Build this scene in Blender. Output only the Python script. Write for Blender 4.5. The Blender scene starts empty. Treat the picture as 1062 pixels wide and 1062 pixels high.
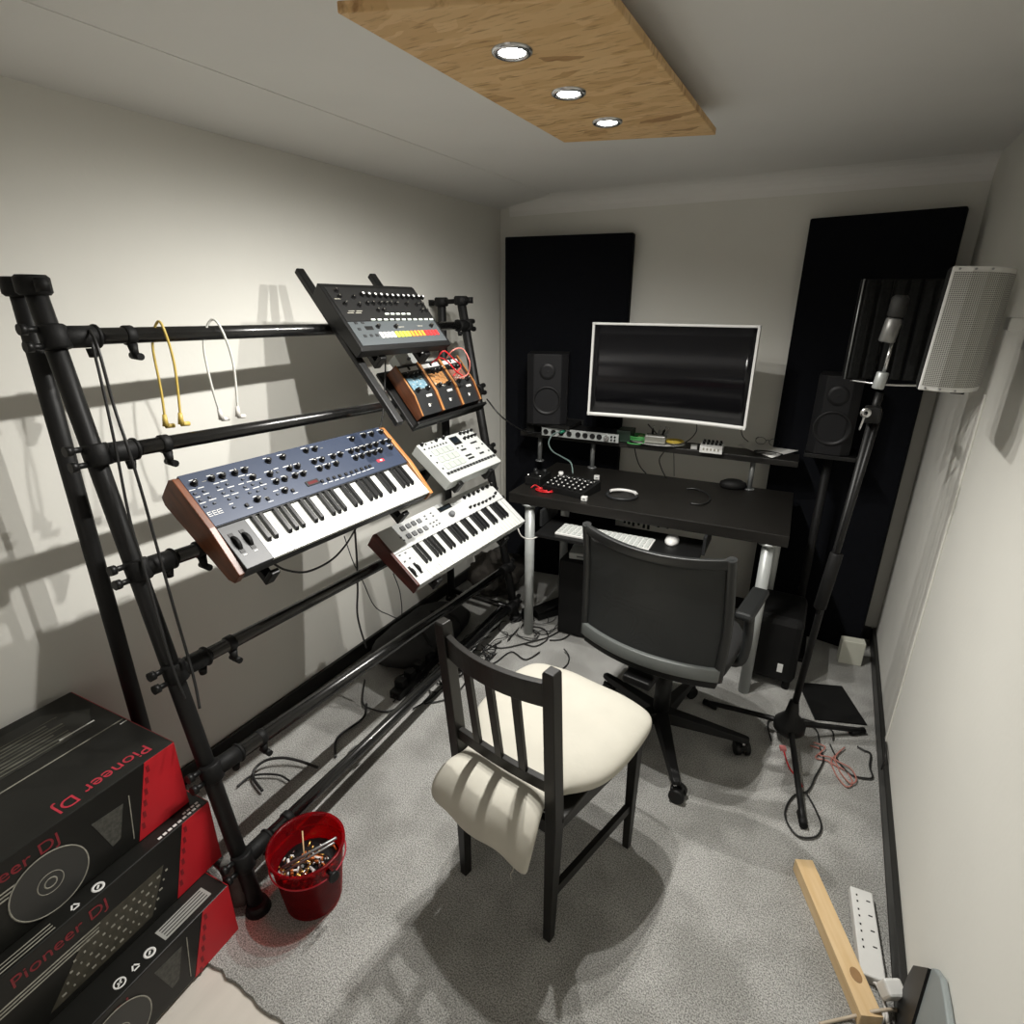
import bpy, bmesh, math, random
from mathutils import Vector as V, Matrix, Euler
random.seed(7)
PI = math.pi
C = bpy.context.scene.collection

# ---------------------------------------------------------------- materials
MATS = {}
def mat(name, col, rough=.5, metal=0, var=0, vscale=20, bump=0, bscale=200, spec=.5, emit=None, estr=0, trans=0, alpha=1, col2=None, coat=0, detail=4, stretch=None):
    if name in MATS: return MATS[name]
    m = bpy.data.materials.new(name); m.use_nodes = True
    nt = m.node_tree; b = nt.nodes['Principled BSDF']
    c = (*col, 1)
    b.inputs['Base Color'].default_value = c
    b.inputs['Roughness'].default_value = rough
    b.inputs['Metallic'].default_value = metal
    b.inputs['Specular IOR Level'].default_value = spec
    b.inputs['Transmission Weight'].default_value = trans
    b.inputs['Alpha'].default_value = alpha
    b.inputs['Coat Weight'].default_value = coat
    if emit:
        b.inputs['Emission Color'].default_value = (*emit, 1); b.inputs['Emission Strength'].default_value = estr
    tc = nt.nodes.new('ShaderNodeTexCoord'); mp = nt.nodes.new('ShaderNodeMapping')
    nt.links.new(tc.outputs['Object'], mp.inputs['Vector'])
    if stretch: mp.inputs['Scale'].default_value = stretch
    n = nt.nodes.new('ShaderNodeTexNoise'); n.inputs['Scale'].default_value = vscale; n.inputs['Detail'].default_value = detail
    nt.links.new(mp.outputs[0], n.inputs['Vector'])
    r = nt.nodes.new('ShaderNodeValToRGB')
    if col2 is None: col2 = tuple(x*(1-max(var, .04)) for x in col)
    r.color_ramp.elements[0].position = .35; r.color_ramp.elements[1].position = .65
    r.color_ramp.elements[0].color = (*col2, 1); r.color_ramp.elements[1].color = c
    nt.links.new(n.outputs['Fac'], r.inputs['Fac']); nt.links.new(r.outputs['Color'], b.inputs['Base Color'])
    if bump:
        n2 = nt.nodes.new('ShaderNodeTexNoise'); n2.inputs['Scale'].default_value = bscale; n2.inputs['Detail'].default_value = 3
        nt.links.new(mp.outputs[0], n2.inputs['Vector'])
        bp = nt.nodes.new('ShaderNodeBump'); bp.inputs['Strength'].default_value = bump; bp.inputs['Distance'].default_value = .004
        nt.links.new(n2.outputs['Fac'], bp.inputs['Height']); nt.links.new(bp.outputs[0], b.inputs['Normal'])
    MATS[name] = m
    return m

M_wall = mat('wall_paint', (.74,.73,.675), .85, var=.05, vscale=1.5, bump=.08, bscale=60)
M_ceil = mat('ceiling_paint', (.82,.81,.78), .9, var=.03, vscale=2, bump=.05, bscale=60)
M_black = mat('black_plastic', (.007,.007,.007), .45, var=.2, spec=.3)
M_pipe = mat('black_pipe', (.007,.007,.007), .26, var=.2, vscale=8, spec=.6, coat=.4)
M_rubber = mat('matt_rubber', (.0065,.0065,.0065), .6, var=.2, bump=.1, spec=.22)
M_fabric = mat('black_panel_fabric', (.0035,.004,.006), .95, var=.3, vscale=40, spec=.15, bump=.1, bscale=400)
M_foam = mat('charcoal_foam', (.012,.0125,.012), .95, var=.3, vscale=60, bump=.5, bscale=150, spec=.2)
M_white = mat('white_plastic', (.50,.52,.50), .38, var=.02)
M_whitekey = mat('white_key', (.60,.61,.58), .3, var=.02)
M_blackkey = mat('black_key', (.012,.012,.013), .25, var=.1)
M_chrome = mat('chrome', (.6,.6,.6), .25, 1)
M_grey = mat('grey_metal', (.28,.29,.29), .4, .6)
M_silver = mat('silver_paint', (.42,.44,.43), .4, .3)
M_dgrey = mat('dark_grey_plastic', (.02,.021,.022), .5, var=.15, spec=.35)
M_red = mat('red_card', (.5,.012,.02), .45, var=.12, vscale=8)
M_redp = mat('red_print', (.42,.02,.04), .5, var=.2, vscale=60)
M_print = mat('pale_print', (.32,.31,.26), .6, var=.3, vscale=80)
M_wprint = mat('white_print', (.7,.7,.68), .5, var=.05)
M_card = mat('black_carton', (.010,.010,.0085), .38, spec=.3, var=.35, vscale=5, bump=.05, bscale=40)
M_wood = mat('brown_shaded_wood', (.16,.05,.018), .38, col2=(.09,.028,.01), vscale=12, stretch=(4,.8,4), bump=.05)  # brown cheek wood, also the painted shade on the pedal sides
M_wood_lit = mat('lit_orange_wood', (.42,.19,.06), .4, col2=(.3,.12,.035), vscale=14, stretch=(4,.8,4))  # paler wood with light put into its colour, for lit edges and cheek
M_woodd = mat('dark_red_wood', (.09,.02,.014), .4, col2=(.045,.01,.008), vscale=14, stretch=(4,.8,4))
M_pine = mat('pine', (.70,.52,.30), .55, col2=(.62,.43,.22), vscale=8, stretch=(6,.6,6), bump=.1)
M_blue = mat('blue_panel', (.026,.038,.070), .42, var=.08, vscale=4, metal=.15)
M_wire = mat('black_wire', (.01,.01,.01), .45, var=.1)
M_cush = mat('cream_cotton', (.50,.48,.415), .9, var=.06, vscale=9, bump=.25, bscale=25)
M_chairw = mat('black_brown_wood', (.011,.010,.0085), .42, spec=.35, var=.3, vscale=20, stretch=(5,5,.6), bump=.05)

# ---------------------------------------------------------------- mesh builder
class MB:
    def __init__(s, M=None):
        s.bm = bmesh.new(); s.mats = []; s.M = M or Matrix()
    def mi(s, m):
        if m not in s.mats: s.mats.append(m)
        return s.mats.index(m)
    def _fin(s, verts, M, m, smooth=False):
        T = s.M @ M
        fs = set()
        for v in verts:
            v.co = T @ v.co
            for f in v.link_faces: fs.add(f)
        i = s.mi(m)
        for f in fs: f.material_index = i; f.smooth = smooth
    def box(s, c, size, m, rot=None, bev=0, taper=None):
        b2 = bmesh.new(); bmesh.ops.create_cube(b2, size=1)
        for v in b2.verts:
            if taper and v.co.z > 0: v.co.x *= taper; v.co.y *= taper
            v.co = V((v.co.x*size[0], v.co.y*size[1], v.co.z*size[2]))
        if bev: bmesh.ops.bevel(b2, geom=b2.edges[:], offset=bev, segments=2, affect='EDGES', profile=.5)
        s._merge(b2, Matrix.Translation(c) @ (rot.to_4x4() if rot else Matrix()), m, False)
        return s
    def _merge(s, b2, M, m, smooth):
        T = s.M @ M; i = s.mi(m); mp = {}
        b2.verts.ensure_lookup_table()
        for v in b2.verts: mp[v] = s.bm.verts.new(T @ v.co)
        for f in b2.faces:
            try:
                nf = s.bm.faces.new([mp[v] for v in f.verts]); nf.material_index = i; nf.smooth = smooth
            except ValueError: pass
        b2.free()
    def cyl(s, p0, p1, r0, m, r1=None, seg=16, bev=0, smooth=True):
        p0, p1 = V(p0), V(p1); d = p1-p0; L = d.length
        r1 = r0 if r1 is None else r1
        b2 = bmesh.new()
        prof = [(0,0),(r0-bev,0),(r0,bev),(r1,L-bev),(r1-bev,L),(0,L)] if bev else [(0,0),(r0,0),(r1,L),(0,L)]
        q = d.to_track_quat('Z','Y').to_matrix().to_4x4()
        s.lathe(prof, m, Matrix.Translation(p0) @ q, seg, smooth)
        b2.free(); return s
    def lathe(s, prof, m, M=None, seg=24, smooth=True):
        M = s.M @ (M or Matrix()); i = s.mi(m); rings = []
        for r, z in prof:
            if r < 1e-6: rings.append([s.bm.verts.new(M @ V((0,0,z)))])
            else: rings.append([s.bm.verts.new(M @ V((r*math.cos(2*PI*k/seg), r*math.sin(2*PI*k/seg), z))) for k in range(seg)])
        for a, b in zip(rings, rings[1:]):
            flat = abs(1) and False
            for k in range(seg):
                k2 = (k+1) % seg
                if len(a) == 1 and len(b) == 1: continue
                if len(a) == 1: vs = [a[0], b[k2], b[k]][::-1]
                elif len(b) == 1: vs = [a[k], a[k2], b[0]]
                else: vs = [a[k], a[k2], b[k2], b[k]]
                f = s.bm.faces.new(vs); f.material_index = i; f.smooth = smooth and len(a) > 1 and len(b) > 1
        return s
    def tube(s, pts, r, m, seg=8, smooth_path=True, sub=6, rs=None, closed=False):
        pts = [V(p) for p in pts]
        if smooth_path and len(pts) > 2:
            n = len(pts); out = []; orad = []
            for k in range(n-1 if not closed else n):
                g = lambda j: pts[j % n] if closed else pts[max(0, min(n-1, j))]
                p0, p1, p2, p3 = g(k-1), g(k), g(k+1), g(k+2)
                for q in range(sub):
                    t = q/sub
                    out.append(.5*((2*p1)+(p2-p0)*t+(2*p0-5*p1+4*p2-p3)*t*t+(-p0+3*p1-3*p2+p3)*t**3))
            if not closed: out.append(pts[-1])
            pts = out
        n = len(pts); i = s.mi(m); rings = []; prev = None
        for k, p in enumerate(pts):
            if closed: d = pts[(k+1) % n]-pts[k-1]
            else: d = pts[min(k+1, n-1)]-pts[max(k-1, 0)]
            if d.length < 1e-9: d = V((0,0,1))
            d.normalize()
            if prev is None:
                a = V((0,0,1)) if abs(d.z) < .9 else V((1,0,0))
                nrm = d.cross(a).normalized()
            else:
                nrm = (prev-d*prev.dot(d))
                nrm = nrm.normalized() if nrm.length > 1e-6 else d.orthogonal().normalized()
            prev = nrm; bn = d.cross(nrm)
            rr = r if rs is None else rs[min(int(k*len(rs)/n), len(rs)-1)]
            rings.append([s.bm.verts.new(s.M @ (p+nrm*rr*math.cos(2*PI*j/seg)+bn*rr*math.sin(2*PI*j/seg))) for j in range(seg)])
        m_ = len(rings)
        for k in range(m_ if closed else m_-1):
            a, b = rings[k], rings[(k+1) % m_]
            for j in range(seg):
                f = s.bm.faces.new([a[j], a[(j+1) % seg], b[(j+1) % seg], b[j]]); f.material_index = i; f.smooth = True
        if not closed:
            for rg in (rings[0][::-1], rings[-1]):
                f = s.bm.faces.new(rg); f.material_index = i
        return s
    def prism(s, poly, h, m, M=None, z0=0):      # polygon in xy, extruded in z
        M = s.M @ (M or Matrix()); i = s.mi(m)
        a = [s.bm.verts.new(M @ V((x, y, z0))) for x, y in poly]; b = [s.bm.verts.new(M @ V((x, y, z0+h))) for x, y in poly]
        fs = [a[::-1], b] + [[a[k], a[(k+1) % len(a)], b[(k+1) % len(a)], b[k]] for k in range(len(a))]
        for q in fs:
            f = s.bm.faces.new(q); f.material_index = i
        return s
    def loft(s, rings, m, smooth=True, cap=True):
        i = s.mi(m); R = [[s.bm.verts.new(s.M @ V(p)) for p in rg] for rg in rings]
        n = len(R[0])
        for a, b in zip(R, R[1:]):
            for j in range(n):
                f = s.bm.faces.new([a[j], a[(j+1) % n], b[(j+1) % n], b[j]]); f.material_index = i; f.smooth = smooth
        if cap:
            for rg in (R[0][::-1], R[-1]):
                f = s.bm.faces.new(rg); f.material_index = i; f.smooth = smooth
        return s
    def sheet(s, fn, nu, nv, th, m, smooth=True):   # fn(u,v)->(pos, normal); closed thick sheet
        i = s.mi(m); A = []; B = []
        for a in range(nu+1):
            ra = []; rb = []
            for b in range(nv+1):
                p, n = fn(a/nu, b/nv); p = V(p); n = V(n).normalized()
                ra.append(s.bm.verts.new(s.M @ (p+n*th/2))); rb.append(s.bm.verts.new(s.M @ (p-n*th/2)))
            A.append(ra); B.append(rb)
        def F(vs):
            f = s.bm.faces.new(vs); f.material_index = i; f.smooth = smooth
        for a in range(nu):
            for b in range(nv):
                F([A[a][b], A[a+1][b], A[a+1][b+1], A[a][b+1]]); F([B[a][b], B[a][b+1], B[a+1][b+1], B[a+1][b]])
        for a in range(nu):
            F([A[a][0], B[a][0], B[a+1][0], A[a+1][0]]); F([A[a][nv], A[a+1][nv], B[a+1][nv], B[a][nv]])
        for b in range(nv):
            F([A[0][b], A[0][b+1], B[0][b+1], B[0][b]]); F([A[nu][b], B[nu][b], B[nu][b+1], A[nu][b+1]])
        return s
    def text(s, txt, M, size, m, align='CENTER', ext=.0002, sx=1):
        cu = bpy.data.curves.new('t', 'FONT'); cu.body = txt; cu.size = size; cu.align_x = align; cu.align_y = 'CENTER'; cu.extrude = ext
        o = bpy.data.objects.new('t', cu); C.objects.link(o)
        bpy.context.view_layer.update()
        me = o.evaluated_get(bpy.context.evaluated_depsgraph_get()).to_mesh()
        i = s.mi(m); T = s.M @ M @ Matrix.Diagonal((sx,1,1,1)); vs = [s.bm.verts.new(T @ v.co) for v in me.vertices]
        for p in me.polygons:
            try:
                f = s.bm.faces.new([vs[k] for k in p.vertices]); f.material_index = i
            except ValueError: pass
        bpy.data.objects.remove(o); bpy.data.curves.remove(cu)
        return s
    def build(s, name, parent=None, loc=None, bevel=0, fix=True):
        me = bpy.data.meshes.new(name)
        if fix: bmesh.ops.recalc_face_normals(s.bm, faces=s.bm.faces[:])
        s.bm.to_mesh(me); s.bm.free()
        for m in s.mats: me.materials.append(m)
        o = bpy.data.objects.new(name, me); C.objects.link(o)
        if parent: o.parent = parent
        if loc: o.location = loc
        if bevel:
            md = o.modifiers.new('b', 'BEVEL'); md.width = bevel; md.segments = 2; md.limit_method = 'ANGLE'; md.angle_limit = math.radians(40)
        return o

def tag(o, label, cat, group=None):
    o['label'] = label; o['category'] = cat
    if group: o['group'] = group
    return o
def thing(name, label, cat, M=None, group=None):
    o = bpy.data.objects.new(name, None); C.objects.link(o); o.empty_display_size = .05
    if M is not None: o.matrix_world = M
    return tag(o, label, cat, group)
def struct(o): o['kind'] = 'structure'; return o
def dup(o, parent=None, loc=None, name=None):
    c = o.copy(); C.objects.link(c)
    if parent is not None: c.parent = parent
    if loc is not None: c.location = loc
    for ch in list(o.children): dup(ch, c)
    return c
def TR(x, y, z, rz=0): return Matrix.Translation((x, y, z)) @ Matrix.Rotation(rz, 4, 'Z')
def frame(pos, yaw, tilt, sl):
    yaw, tilt, sl = map(math.radians, (yaw, tilt, sl))
    u = V((math.sin(yaw), math.cos(yaw), 0))*math.cos(sl)+V((0,0,math.sin(sl)))
    o = V((-math.cos(yaw), math.sin(yaw), 0))
    v = o*math.cos(tilt)+V((0,0,1))*math.sin(tilt); v -= u*u.dot(v); v.normalize(); w = u.cross(v)
    M = Matrix.Identity(4)
    for i in range(3): M[i][0] = u[i]; M[i][1] = v[i]; M[i][2] = w[i]; M[i][3] = pos[i]
    return M
def lerp(a, b, t): return V(a)+(V(b)-V(a))*t

# ---------------------------------------------------------------- setting
XL, XR, YB, YF, H = -1.82, .42, 3.15, -1.3, 2.19
mb = MB(); mb.box(((XL+XR)/2, (YB+YF)/2, -.037), (XR-XL+.2, YB-YF+.2, .05), mat('laminate', (.60,.56,.50), .45, var=.08, vscale=3, stretch=(8,1,1), bump=.05, bscale=30)); struct(mb.build('floor'))
mb = MB(); mb.box(((XL+XR)/2, (YB+YF)/2, H+.05), (XR-XL+.2, YB-YF+.2, .1), M_ceil); struct(mb.build('ceiling'))
for n, c, sz in (('wall_left', (XL-.05, (YB+YF)/2, H/2), (.1, YB-YF+.2, H)), ('wall_right', (XR+.05, (YB+YF)/2, H/2), (.1, YB-YF+.2, H)),
                 ('wall_back', ((XL+XR)/2, YB+.05, H/2), (XR-XL, .1, H)), ('wall_front', ((XL+XR)/2, YF-.05, H/2), (XR-XL, .1, H))):
    mb = MB(); mb.box(c, sz, M_wall); struct(mb.build(n))
M_skirt = mat('black_skirting', (.012,.012,.011), .4, var=.2)
mb = MB(); mb.box((XL+.008, (YB+.5)/2, .035), (.016, YB-.5, .07), M_skirt); struct(mb.build('baseboard_left', bevel=.003))
mb = MB(); mb.box((XR-.009, (YB+.3)/2, .035), (.018, YB-.3, .07), M_skirt); struct(mb.build('baseboard_right', bevel=.003))
mb = MB(); mb.box(((XL+XR)/2, YB-.008, .035), (XR-XL-.04, .016, .07), M_skirt); struct(mb.build('baseboard_back', bevel=.003))
def cove(name, p0, p1, inward):
    p0, p1, inw = V(p0), V(p1), V(inward); rg = []
    for p in (p0, p1):
        r = [p-inw*.01, p-inw*.01+V((0,0,-.085)), p+V((0,0,-.085))]
        for k in range(1, 7):
            a = k/6*PI/2
            r.append(p+inw*(.08*(1-math.cos(a)))+V((0,0,-.08*(1-math.sin(a))-.001)))
        r.append(p+inw*.082+V((0,0,.004)))
        rg.append(r)
    mb = MB(); mb.loft(rg, M_ceil, smooth=False); return struct(mb.build(name))
mb = MB(); mb.loft([[(XL-.01, y, H+.01),(XL-.01, y, H-.045),(XL, y, H-.045),(XL+.10, y, H-.03),(XL+.345, y, H-.002),(XL+.345, y, H+.01)] for y in (YF, YB)], M_ceil, smooth=False); struct(mb.build('trim_1'))
cove('trim_2', (XL+.06, YB, H), (XR, YB, H), (0,-1,0)); 

# carpet
def carpet_mat():
    m = mat('grey_carpet', (.40,.395,.37), .95, spec=.1)
    nt = m.node_tree; b = nt.nodes['Principled BSDF']; tc = nt.nodes['Texture Coordinate']
    n1 = nt.nodes.new('ShaderNodeTexNoise'); n1.inputs['Scale'].default_value = 260; n1.inputs['Detail'].default_value = 4
    n2 = nt.nodes.new('ShaderNodeTexNoise'); n2.inputs['Scale'].default_value = 5; n2.inputs['Detail'].default_value = 5
    for n in (n1, n2): nt.links.new(tc.outputs['Object'], n.inputs['Vector'])
    r = nt.nodes.new('ShaderNodeValToRGB'); r.color_ramp.elements[0].position = .36; r.color_ramp.elements[1].position = .62
    r.color_ramp.elements[0].color = (.20,.198,.19,1); r.color_ramp.elements[1].color = (.56,.555,.53,1)
    r2 = nt.nodes.new('ShaderNodeValToRGB'); r2.color_ramp.elements[0].position = .4; r2.color_ramp.elements[1].position = .6
    r2.color_ramp.elements[0].color = (.74,.74,.73,1); r2.color_ramp.elements[1].color = (1,1,1,1)
    mx = nt.nodes.new('ShaderNodeMixRGB'); mx.blend_type = 'MULTIPLY'; mx.inputs[0].default_value = 1
    nt.links.new(n1.outputs['Fac'], r.inputs[0]); nt.links.new(n2.outputs['Fac'], r2.inputs[0])
    nt.links.new(r.outputs[0], mx.inputs[1]); nt.links.new(r2.outputs[0], mx.inputs[2]); nt.links.new(mx.outputs[0], b.inputs['Base Color'])
    bp = nt.nodes.new('ShaderNodeBump'); bp.inputs['Strength'].default_value = .8; bp.inputs['Distance'].default_value = .006
    nt.links.new(n1.outputs['Fac'], bp.inputs['Height']); nt.links.new(bp.outputs[0], b.inputs['Normal'])
    return m
M_carpet = carpet_mat()
mb = MB(); x0, x1, y0, y1 = XL+.017, XR-.019, .49, YB-.017
edge = [(x0+(x1-x0)*k/90, y0+random.uniform(-.006,.006)) for k in range(91)]
mb.prism(edge+[(x1,y1),(x0,y1)], .012, M_carpet, z0=-.012)
tag(mb.build('carpet'), 'large grey short-pile carpet covering the floor up to its frayed front edge', 'carpet')

# ---------------------------------------------------------------- hanging board with lamps
ZB = 2.12
def osb_mat():
    m = mat('osb_board', (.60,.38,.16), .6, bump=.15, bscale=40)
    nt = m.node_tree; b = nt.nodes['Principled BSDF']; tc = nt.nodes['Texture Coordinate']
    v = nt.nodes.new('ShaderNodeTexVoronoi'); v.inputs['Scale'].default_value = 22; v.inputs['Randomness'].default_value = 1
    mp = nt.nodes.new('ShaderNodeMapping'); mp.inputs['Scale'].default_value = (.45,1.8,1); mp.inputs['Rotation'].default_value = (0,0,.25)
    nz = nt.nodes.new('ShaderNodeTexNoise'); nz.inputs['Scale'].default_value = 6; nz.inputs['Detail'].default_value = 3
    ad = nt.nodes.new('ShaderNodeMixRGB'); ad.inputs[0].default_value = .12
    nt.links.new(tc.outputs['Object'], nz.inputs['Vector']); nt.links.new(tc.outputs['Object'], ad.inputs[1]); nt.links.new(nz.outputs['Color'], ad.inputs[2])
    nt.links.new(ad.outputs[0], mp.inputs['Vector']); nt.links.new(mp.outputs[0], v.inputs['Vector'])
    r = nt.nodes.new('ShaderNodeValToRGB')
    e = r.color_ramp.elements; e[0].position = 0; e[0].color = (.42,.23,.09,1); e[1].position = 1; e[1].color = (.80,.55,.28,1)
    x = e.new(.12); x.color = (.68,.43,.19,1); x = e.new(.6); x.color = (.75,.50,.24,1)
    sp = nt.nodes.new('ShaderNodeSeparateColor'); nt.links.new(v.outputs['Color'], sp.inputs[0]); nt.links.new(sp.outputs[0], r.inputs[0])
    n3 = nt.nodes.new('ShaderNodeTexNoise'); n3.inputs['Scale'].default_value = 30; n3.inputs['Detail'].default_value = 6
    mp3 = nt.nodes.new('ShaderNodeMapping'); mp3.inputs['Scale'].default_value = (.5,3,1); nt.links.new(tc.outputs['Object'], mp3.inputs[0]); nt.links.new(mp3.outputs[0], n3.inputs['Vector'])
    r3 = nt.nodes.new('ShaderNodeValToRGB'); r3.color_ramp.elements[0].position = .3; r3.color_ramp.elements[0].color = (.55,.45,.36,1); r3.color_ramp.elements[1].position = .45; r3.color_ramp.elements[1].color = (1,1,1,1)
    mx = nt.nodes.new('ShaderNodeMixRGB'); mx.blend_type = 'MULTIPLY'; mx.inputs[0].default_value = 1
    nt.links.new(n3.outputs['Fac'], r3.inputs[0]); nt.links.new(r.outputs[0], mx.inputs[1]); nt.links.new(r3.outputs[0], mx.inputs[2]); nt.links.new(mx.outputs[0], b.inputs['Base Color'])
    return m
M_osb = osb_mat()
BC = V((-.65, 1.47, ZB))
board = thing('lighting_board', 'long strand-board panel hung below the ceiling with three round downlights', 'ceiling light', Matrix.Translation(BC))
P4 = [V(p)-BC for p in ((-0.859,0.924,2.120), (-0.861,1.891,2.120), (-0.428,2.027,2.120), (-0.427,1.093,2.120))]
mb = MB(); mb.prism([(p.x, p.y) for p in P4], .018, M_osb); o = mb.build('panel', board, bevel=.002)
M_batten = mat('raw_batten', (.35,.22,.11), .7, var=.2)
cen = sum(P4, V())/4
for t in (.15, .85):
    a, b_ = P4[0].lerp(P4[1], t), P4[3].lerp(P4[2], t)
    a, b_ = a.lerp(b_, .18), b_.lerp(a, .18)
    mb = MB(); q = (b_-a); c = (a+b_)/2
    mb.box((c.x, c.y, .018+(H-ZB-.018)/2), (q.length, .045, H-ZB-.018), M_batten, Matrix.Rotation(math.atan2(q.y, q.x), 3, 'Z')); mb.build('batten', board)
for x, y in ((350,18),(395,22),(700,110),(585,143)): pass
LAMPS = [(-0.669,1.207,2.120), (-0.666,1.481,2.120), (-0.665,1.745,2.120)]
M_glow = mat('lamp_glow', (1,1,1), .5, emit=(1,.97,.9), estr=60)
for i, L in enumerate(LAMPS):
    p = V(L)-BC
    mb = MB(); mb.lathe([(.027,0),(.027,-.004),(.034,-.007),(.041,-.004),(.042,0)], M_chrome, Matrix.Translation((p.x, p.y, 0)), 32)
    rim = mb.build('lamp_rim', board)
    mb = MB(); mb.lathe([(0,-.003),(.026,-.003),(.026,-.0005),(0,-.0005)], M_glow, Matrix.Translation((p.x, p.y, 0)), 32)
    mb.build('lamp_bulb', rim)
    ld = bpy.data.lights.new('downlight_beam', 'SPOT'); ld.energy = 66; ld.color = (1,.975,.925); ld.spot_size = math.radians(165); ld.spot_blend = 1; ld.shadow_soft_size = .012
    lo = bpy.data.objects.new('downlight_beam', ld); C.objects.link(lo); lo.location = (L[0], L[1], ZB-.03); lo.rotation_euler = (0, math.radians(10), 0)

# ---------------------------------------------------------------- acoustic panels
def wall_panel(A, B, z, label):
    A, B = V((*A, 0)), V((*B, 0)); d = B-A; a = math.atan2(d.y, d.x)
    t = thing('acoustic_panel', label, 'acoustic panel', TR(A.x, A.y, 0, a), None)
    mb = MB(); mb.box((d.length/2, .035, z/2), (d.length, .07, z), M_fabric, bev=.006); mb.build('fabric_cover', t)
    mb = MB(); mb.box((d.length/2, .073, z/2), (d.length-.04, .006, z-.04), M_black); mb.build('back_board', t)
    return t
wall_panel((-1.685,2.962), (-1.0,3.072), 1.982, 'tall black fabric acoustic panel standing in the left back corner behind the speaker')
wall_panel((-.203,3.072), (.342,2.965), 1.998, 'tall black fabric acoustic panel standing in the right back corner beside the wall')
# glazed door added in the front wall behind the camera, to carry a fill light
mb = MB(); mb.box((-1.02, YF+.03, 1.0), (.07,.06,2.0), M_white); mb.box((-.18, YF+.03, 1.0), (.07,.06,2.0), M_white); mb.box((-.6, YF+.03, 2.0), (.91,.06,.07), M_white); mb.box((-.6, YF+.03, .08), (.77,.06,.16), M_white)
dr = struct(mb.build('fill_door_1'))
mb = MB(); mb.box((-.6, YF+.02, 1.06), (.77,.01,1.82), mat('door_glass', (.5,.5,.5), .1)); mb.build('pane', dr)
ld = bpy.data.lights.new('added_fill_light', 'AREA'); ld.shape = 'RECTANGLE'; ld.size = .77; ld.size_y = 1.8; ld.energy = 4; ld.color = (1,.93,.88)  # fill light added for the near ceiling and walls
lo = bpy.data.objects.new('added_fill_light', ld); C.objects.link(lo); lo.location = (-.6, YF+.04, 1.06); lo.rotation_euler = (PI/2, 0, 0)
# ---------------------------------------------------------------- pipe rack
rack = thing('pipe_rack', 'black tubular steel keyboard rack standing along the left wall', 'rack', TR(-1.4, 1.5, 0))
RO = V((-1.4, 1.5, 0))
def rp(mbfn, name, parent=None):
    mb = MB(Matrix.Translation(-RO)); mbfn(mb); return mb.build(name, parent or rack)
LF0, LF1 = V((-1.195,.647,.0)), V((-1.554,.657,1.682))
LR0, LR1 = V((-1.665,.677,.0)), V((-1.645,.667,1.68))
RF0, RF1 = V((-1.310,2.417,.0)), V((-1.624,2.427,1.656))
RR0, RR1 = V((-1.755,2.435,.0)), V((-1.745,2.435,1.65))
PR = .0215
M_post = mat('satin_black_pipe', (.007,.007,.007), .5, var=.2, spec=.3)
for a, b in ((LF0,LF1),(LR0,LR1),(RF0,RF1),(RR0,RR1)):
    rp(lambda m: m.cyl(a, b, PR, M_post, seg=20, bev=.003), 'post')
    rp(lambda m: m.cyl(a, a+V((0,0,.03)), PR+.014, M_rubber, r1=PR+.006, seg=20), 'foot')
def pt(a, b, z): return a+(b-a)*((z-a.z)/(b.z-a.z))
def clamp(P, axis, along, knobdir):
    # T-fitting: collar round the post plus sleeve round the rail
    def f(m):
        m.cyl(P-axis*.026, P+axis*.026, PR+.007, M_rubber, seg=20, bev=.004)
        m.cyl(P+along*.01, P+along*.085, PR+.003, M_rubber, seg=20, bev=.004)
        m.cyl(P+along*.08, P+along*.09, PR+.006, M_rubber, seg=20, bev=.003)
    o = rp(f, 'clamp')
    for s in (-1, 1):
        def g(m):
            q = P-along*.028+axis*.018*s
            m.cyl(q, q-along*.028, .007, M_black); m.cyl(q-along*.02, q-along*.034, .012, M_black, seg=10)
        rp(g, 'clamp_bolt', o)
    def g(m):
        q = P+along*.07+V((0,0,-1))*(PR+.005)
        m.cyl(q, q+V((0,0,-.02)), .012, M_rubber, r1=.009, seg=12)
    rp(g, 'clamp_bolt', o)
for a0, a1, b0, b1, dr in ((LF0,LF1,LR0,LR1,-1),(RF0,RF1,RR0,RR1,1)):
    def f(m):
        for p in (a1, b1):
            m.cyl(p+V((0,0,-.02)), p+V((0,0,.022)), PR+.012, M_rubber, seg=20, bev=.006)
        d = (a1-b1).normalized()
        m.cyl(b1-d*.06, a1+d*.05, .011, M_rubber, seg=12, bev=.002)
        for q in (b1-d*.065, a1+d*.055): m.cyl(q-V((0,0,.014)), q+V((0,0,.014)), .014, M_rubber, seg=12)
    rp(f, 'top_joint')
zl = (1.575, 1.315, 1.035, .76, .465, .175)
pxr = []
zr = (1.545, 1.24, .94, .66, .31, .10)
RAILS = []
for i, (a, b) in enumerate(zip(zl, zr)):
    A, B = pt(LF0, LF1, a), pt(RF0, RF1, b)
    d = (B-A).normalized(); A2 = A+V((.012,0,0)); B2 = B+V((.012,0,0)); RAILS.append((A2, B2))
    rp(lambda m: m.cyl(A2, B2, .019 if i != 4 else .022, M_pipe, seg=20), 'rail')
    clamp(A2, (LF1-LF0).normalized(), d, None); clamp(B2, (RF1-RF0).normalized(), -d, None)
    # hook ring near the left end
    def f(m):
        c = A2+d*.16
        m.cyl(c-d*.012, c+d*.012, .0235, M_rubber, seg=16, bev=.003)
        m.cyl(c+V((.008,0,-.02)), c+V((.012,0,-.05)), .012, M_rubber, r1=.008, seg=10)
        m.cyl(c+V((-.01,0,-.048))+d*.004, c+V((.028,0,-.05))+d*.004, .009, M_rubber, seg=10)
    rp(f, 'hook_ring')
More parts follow.
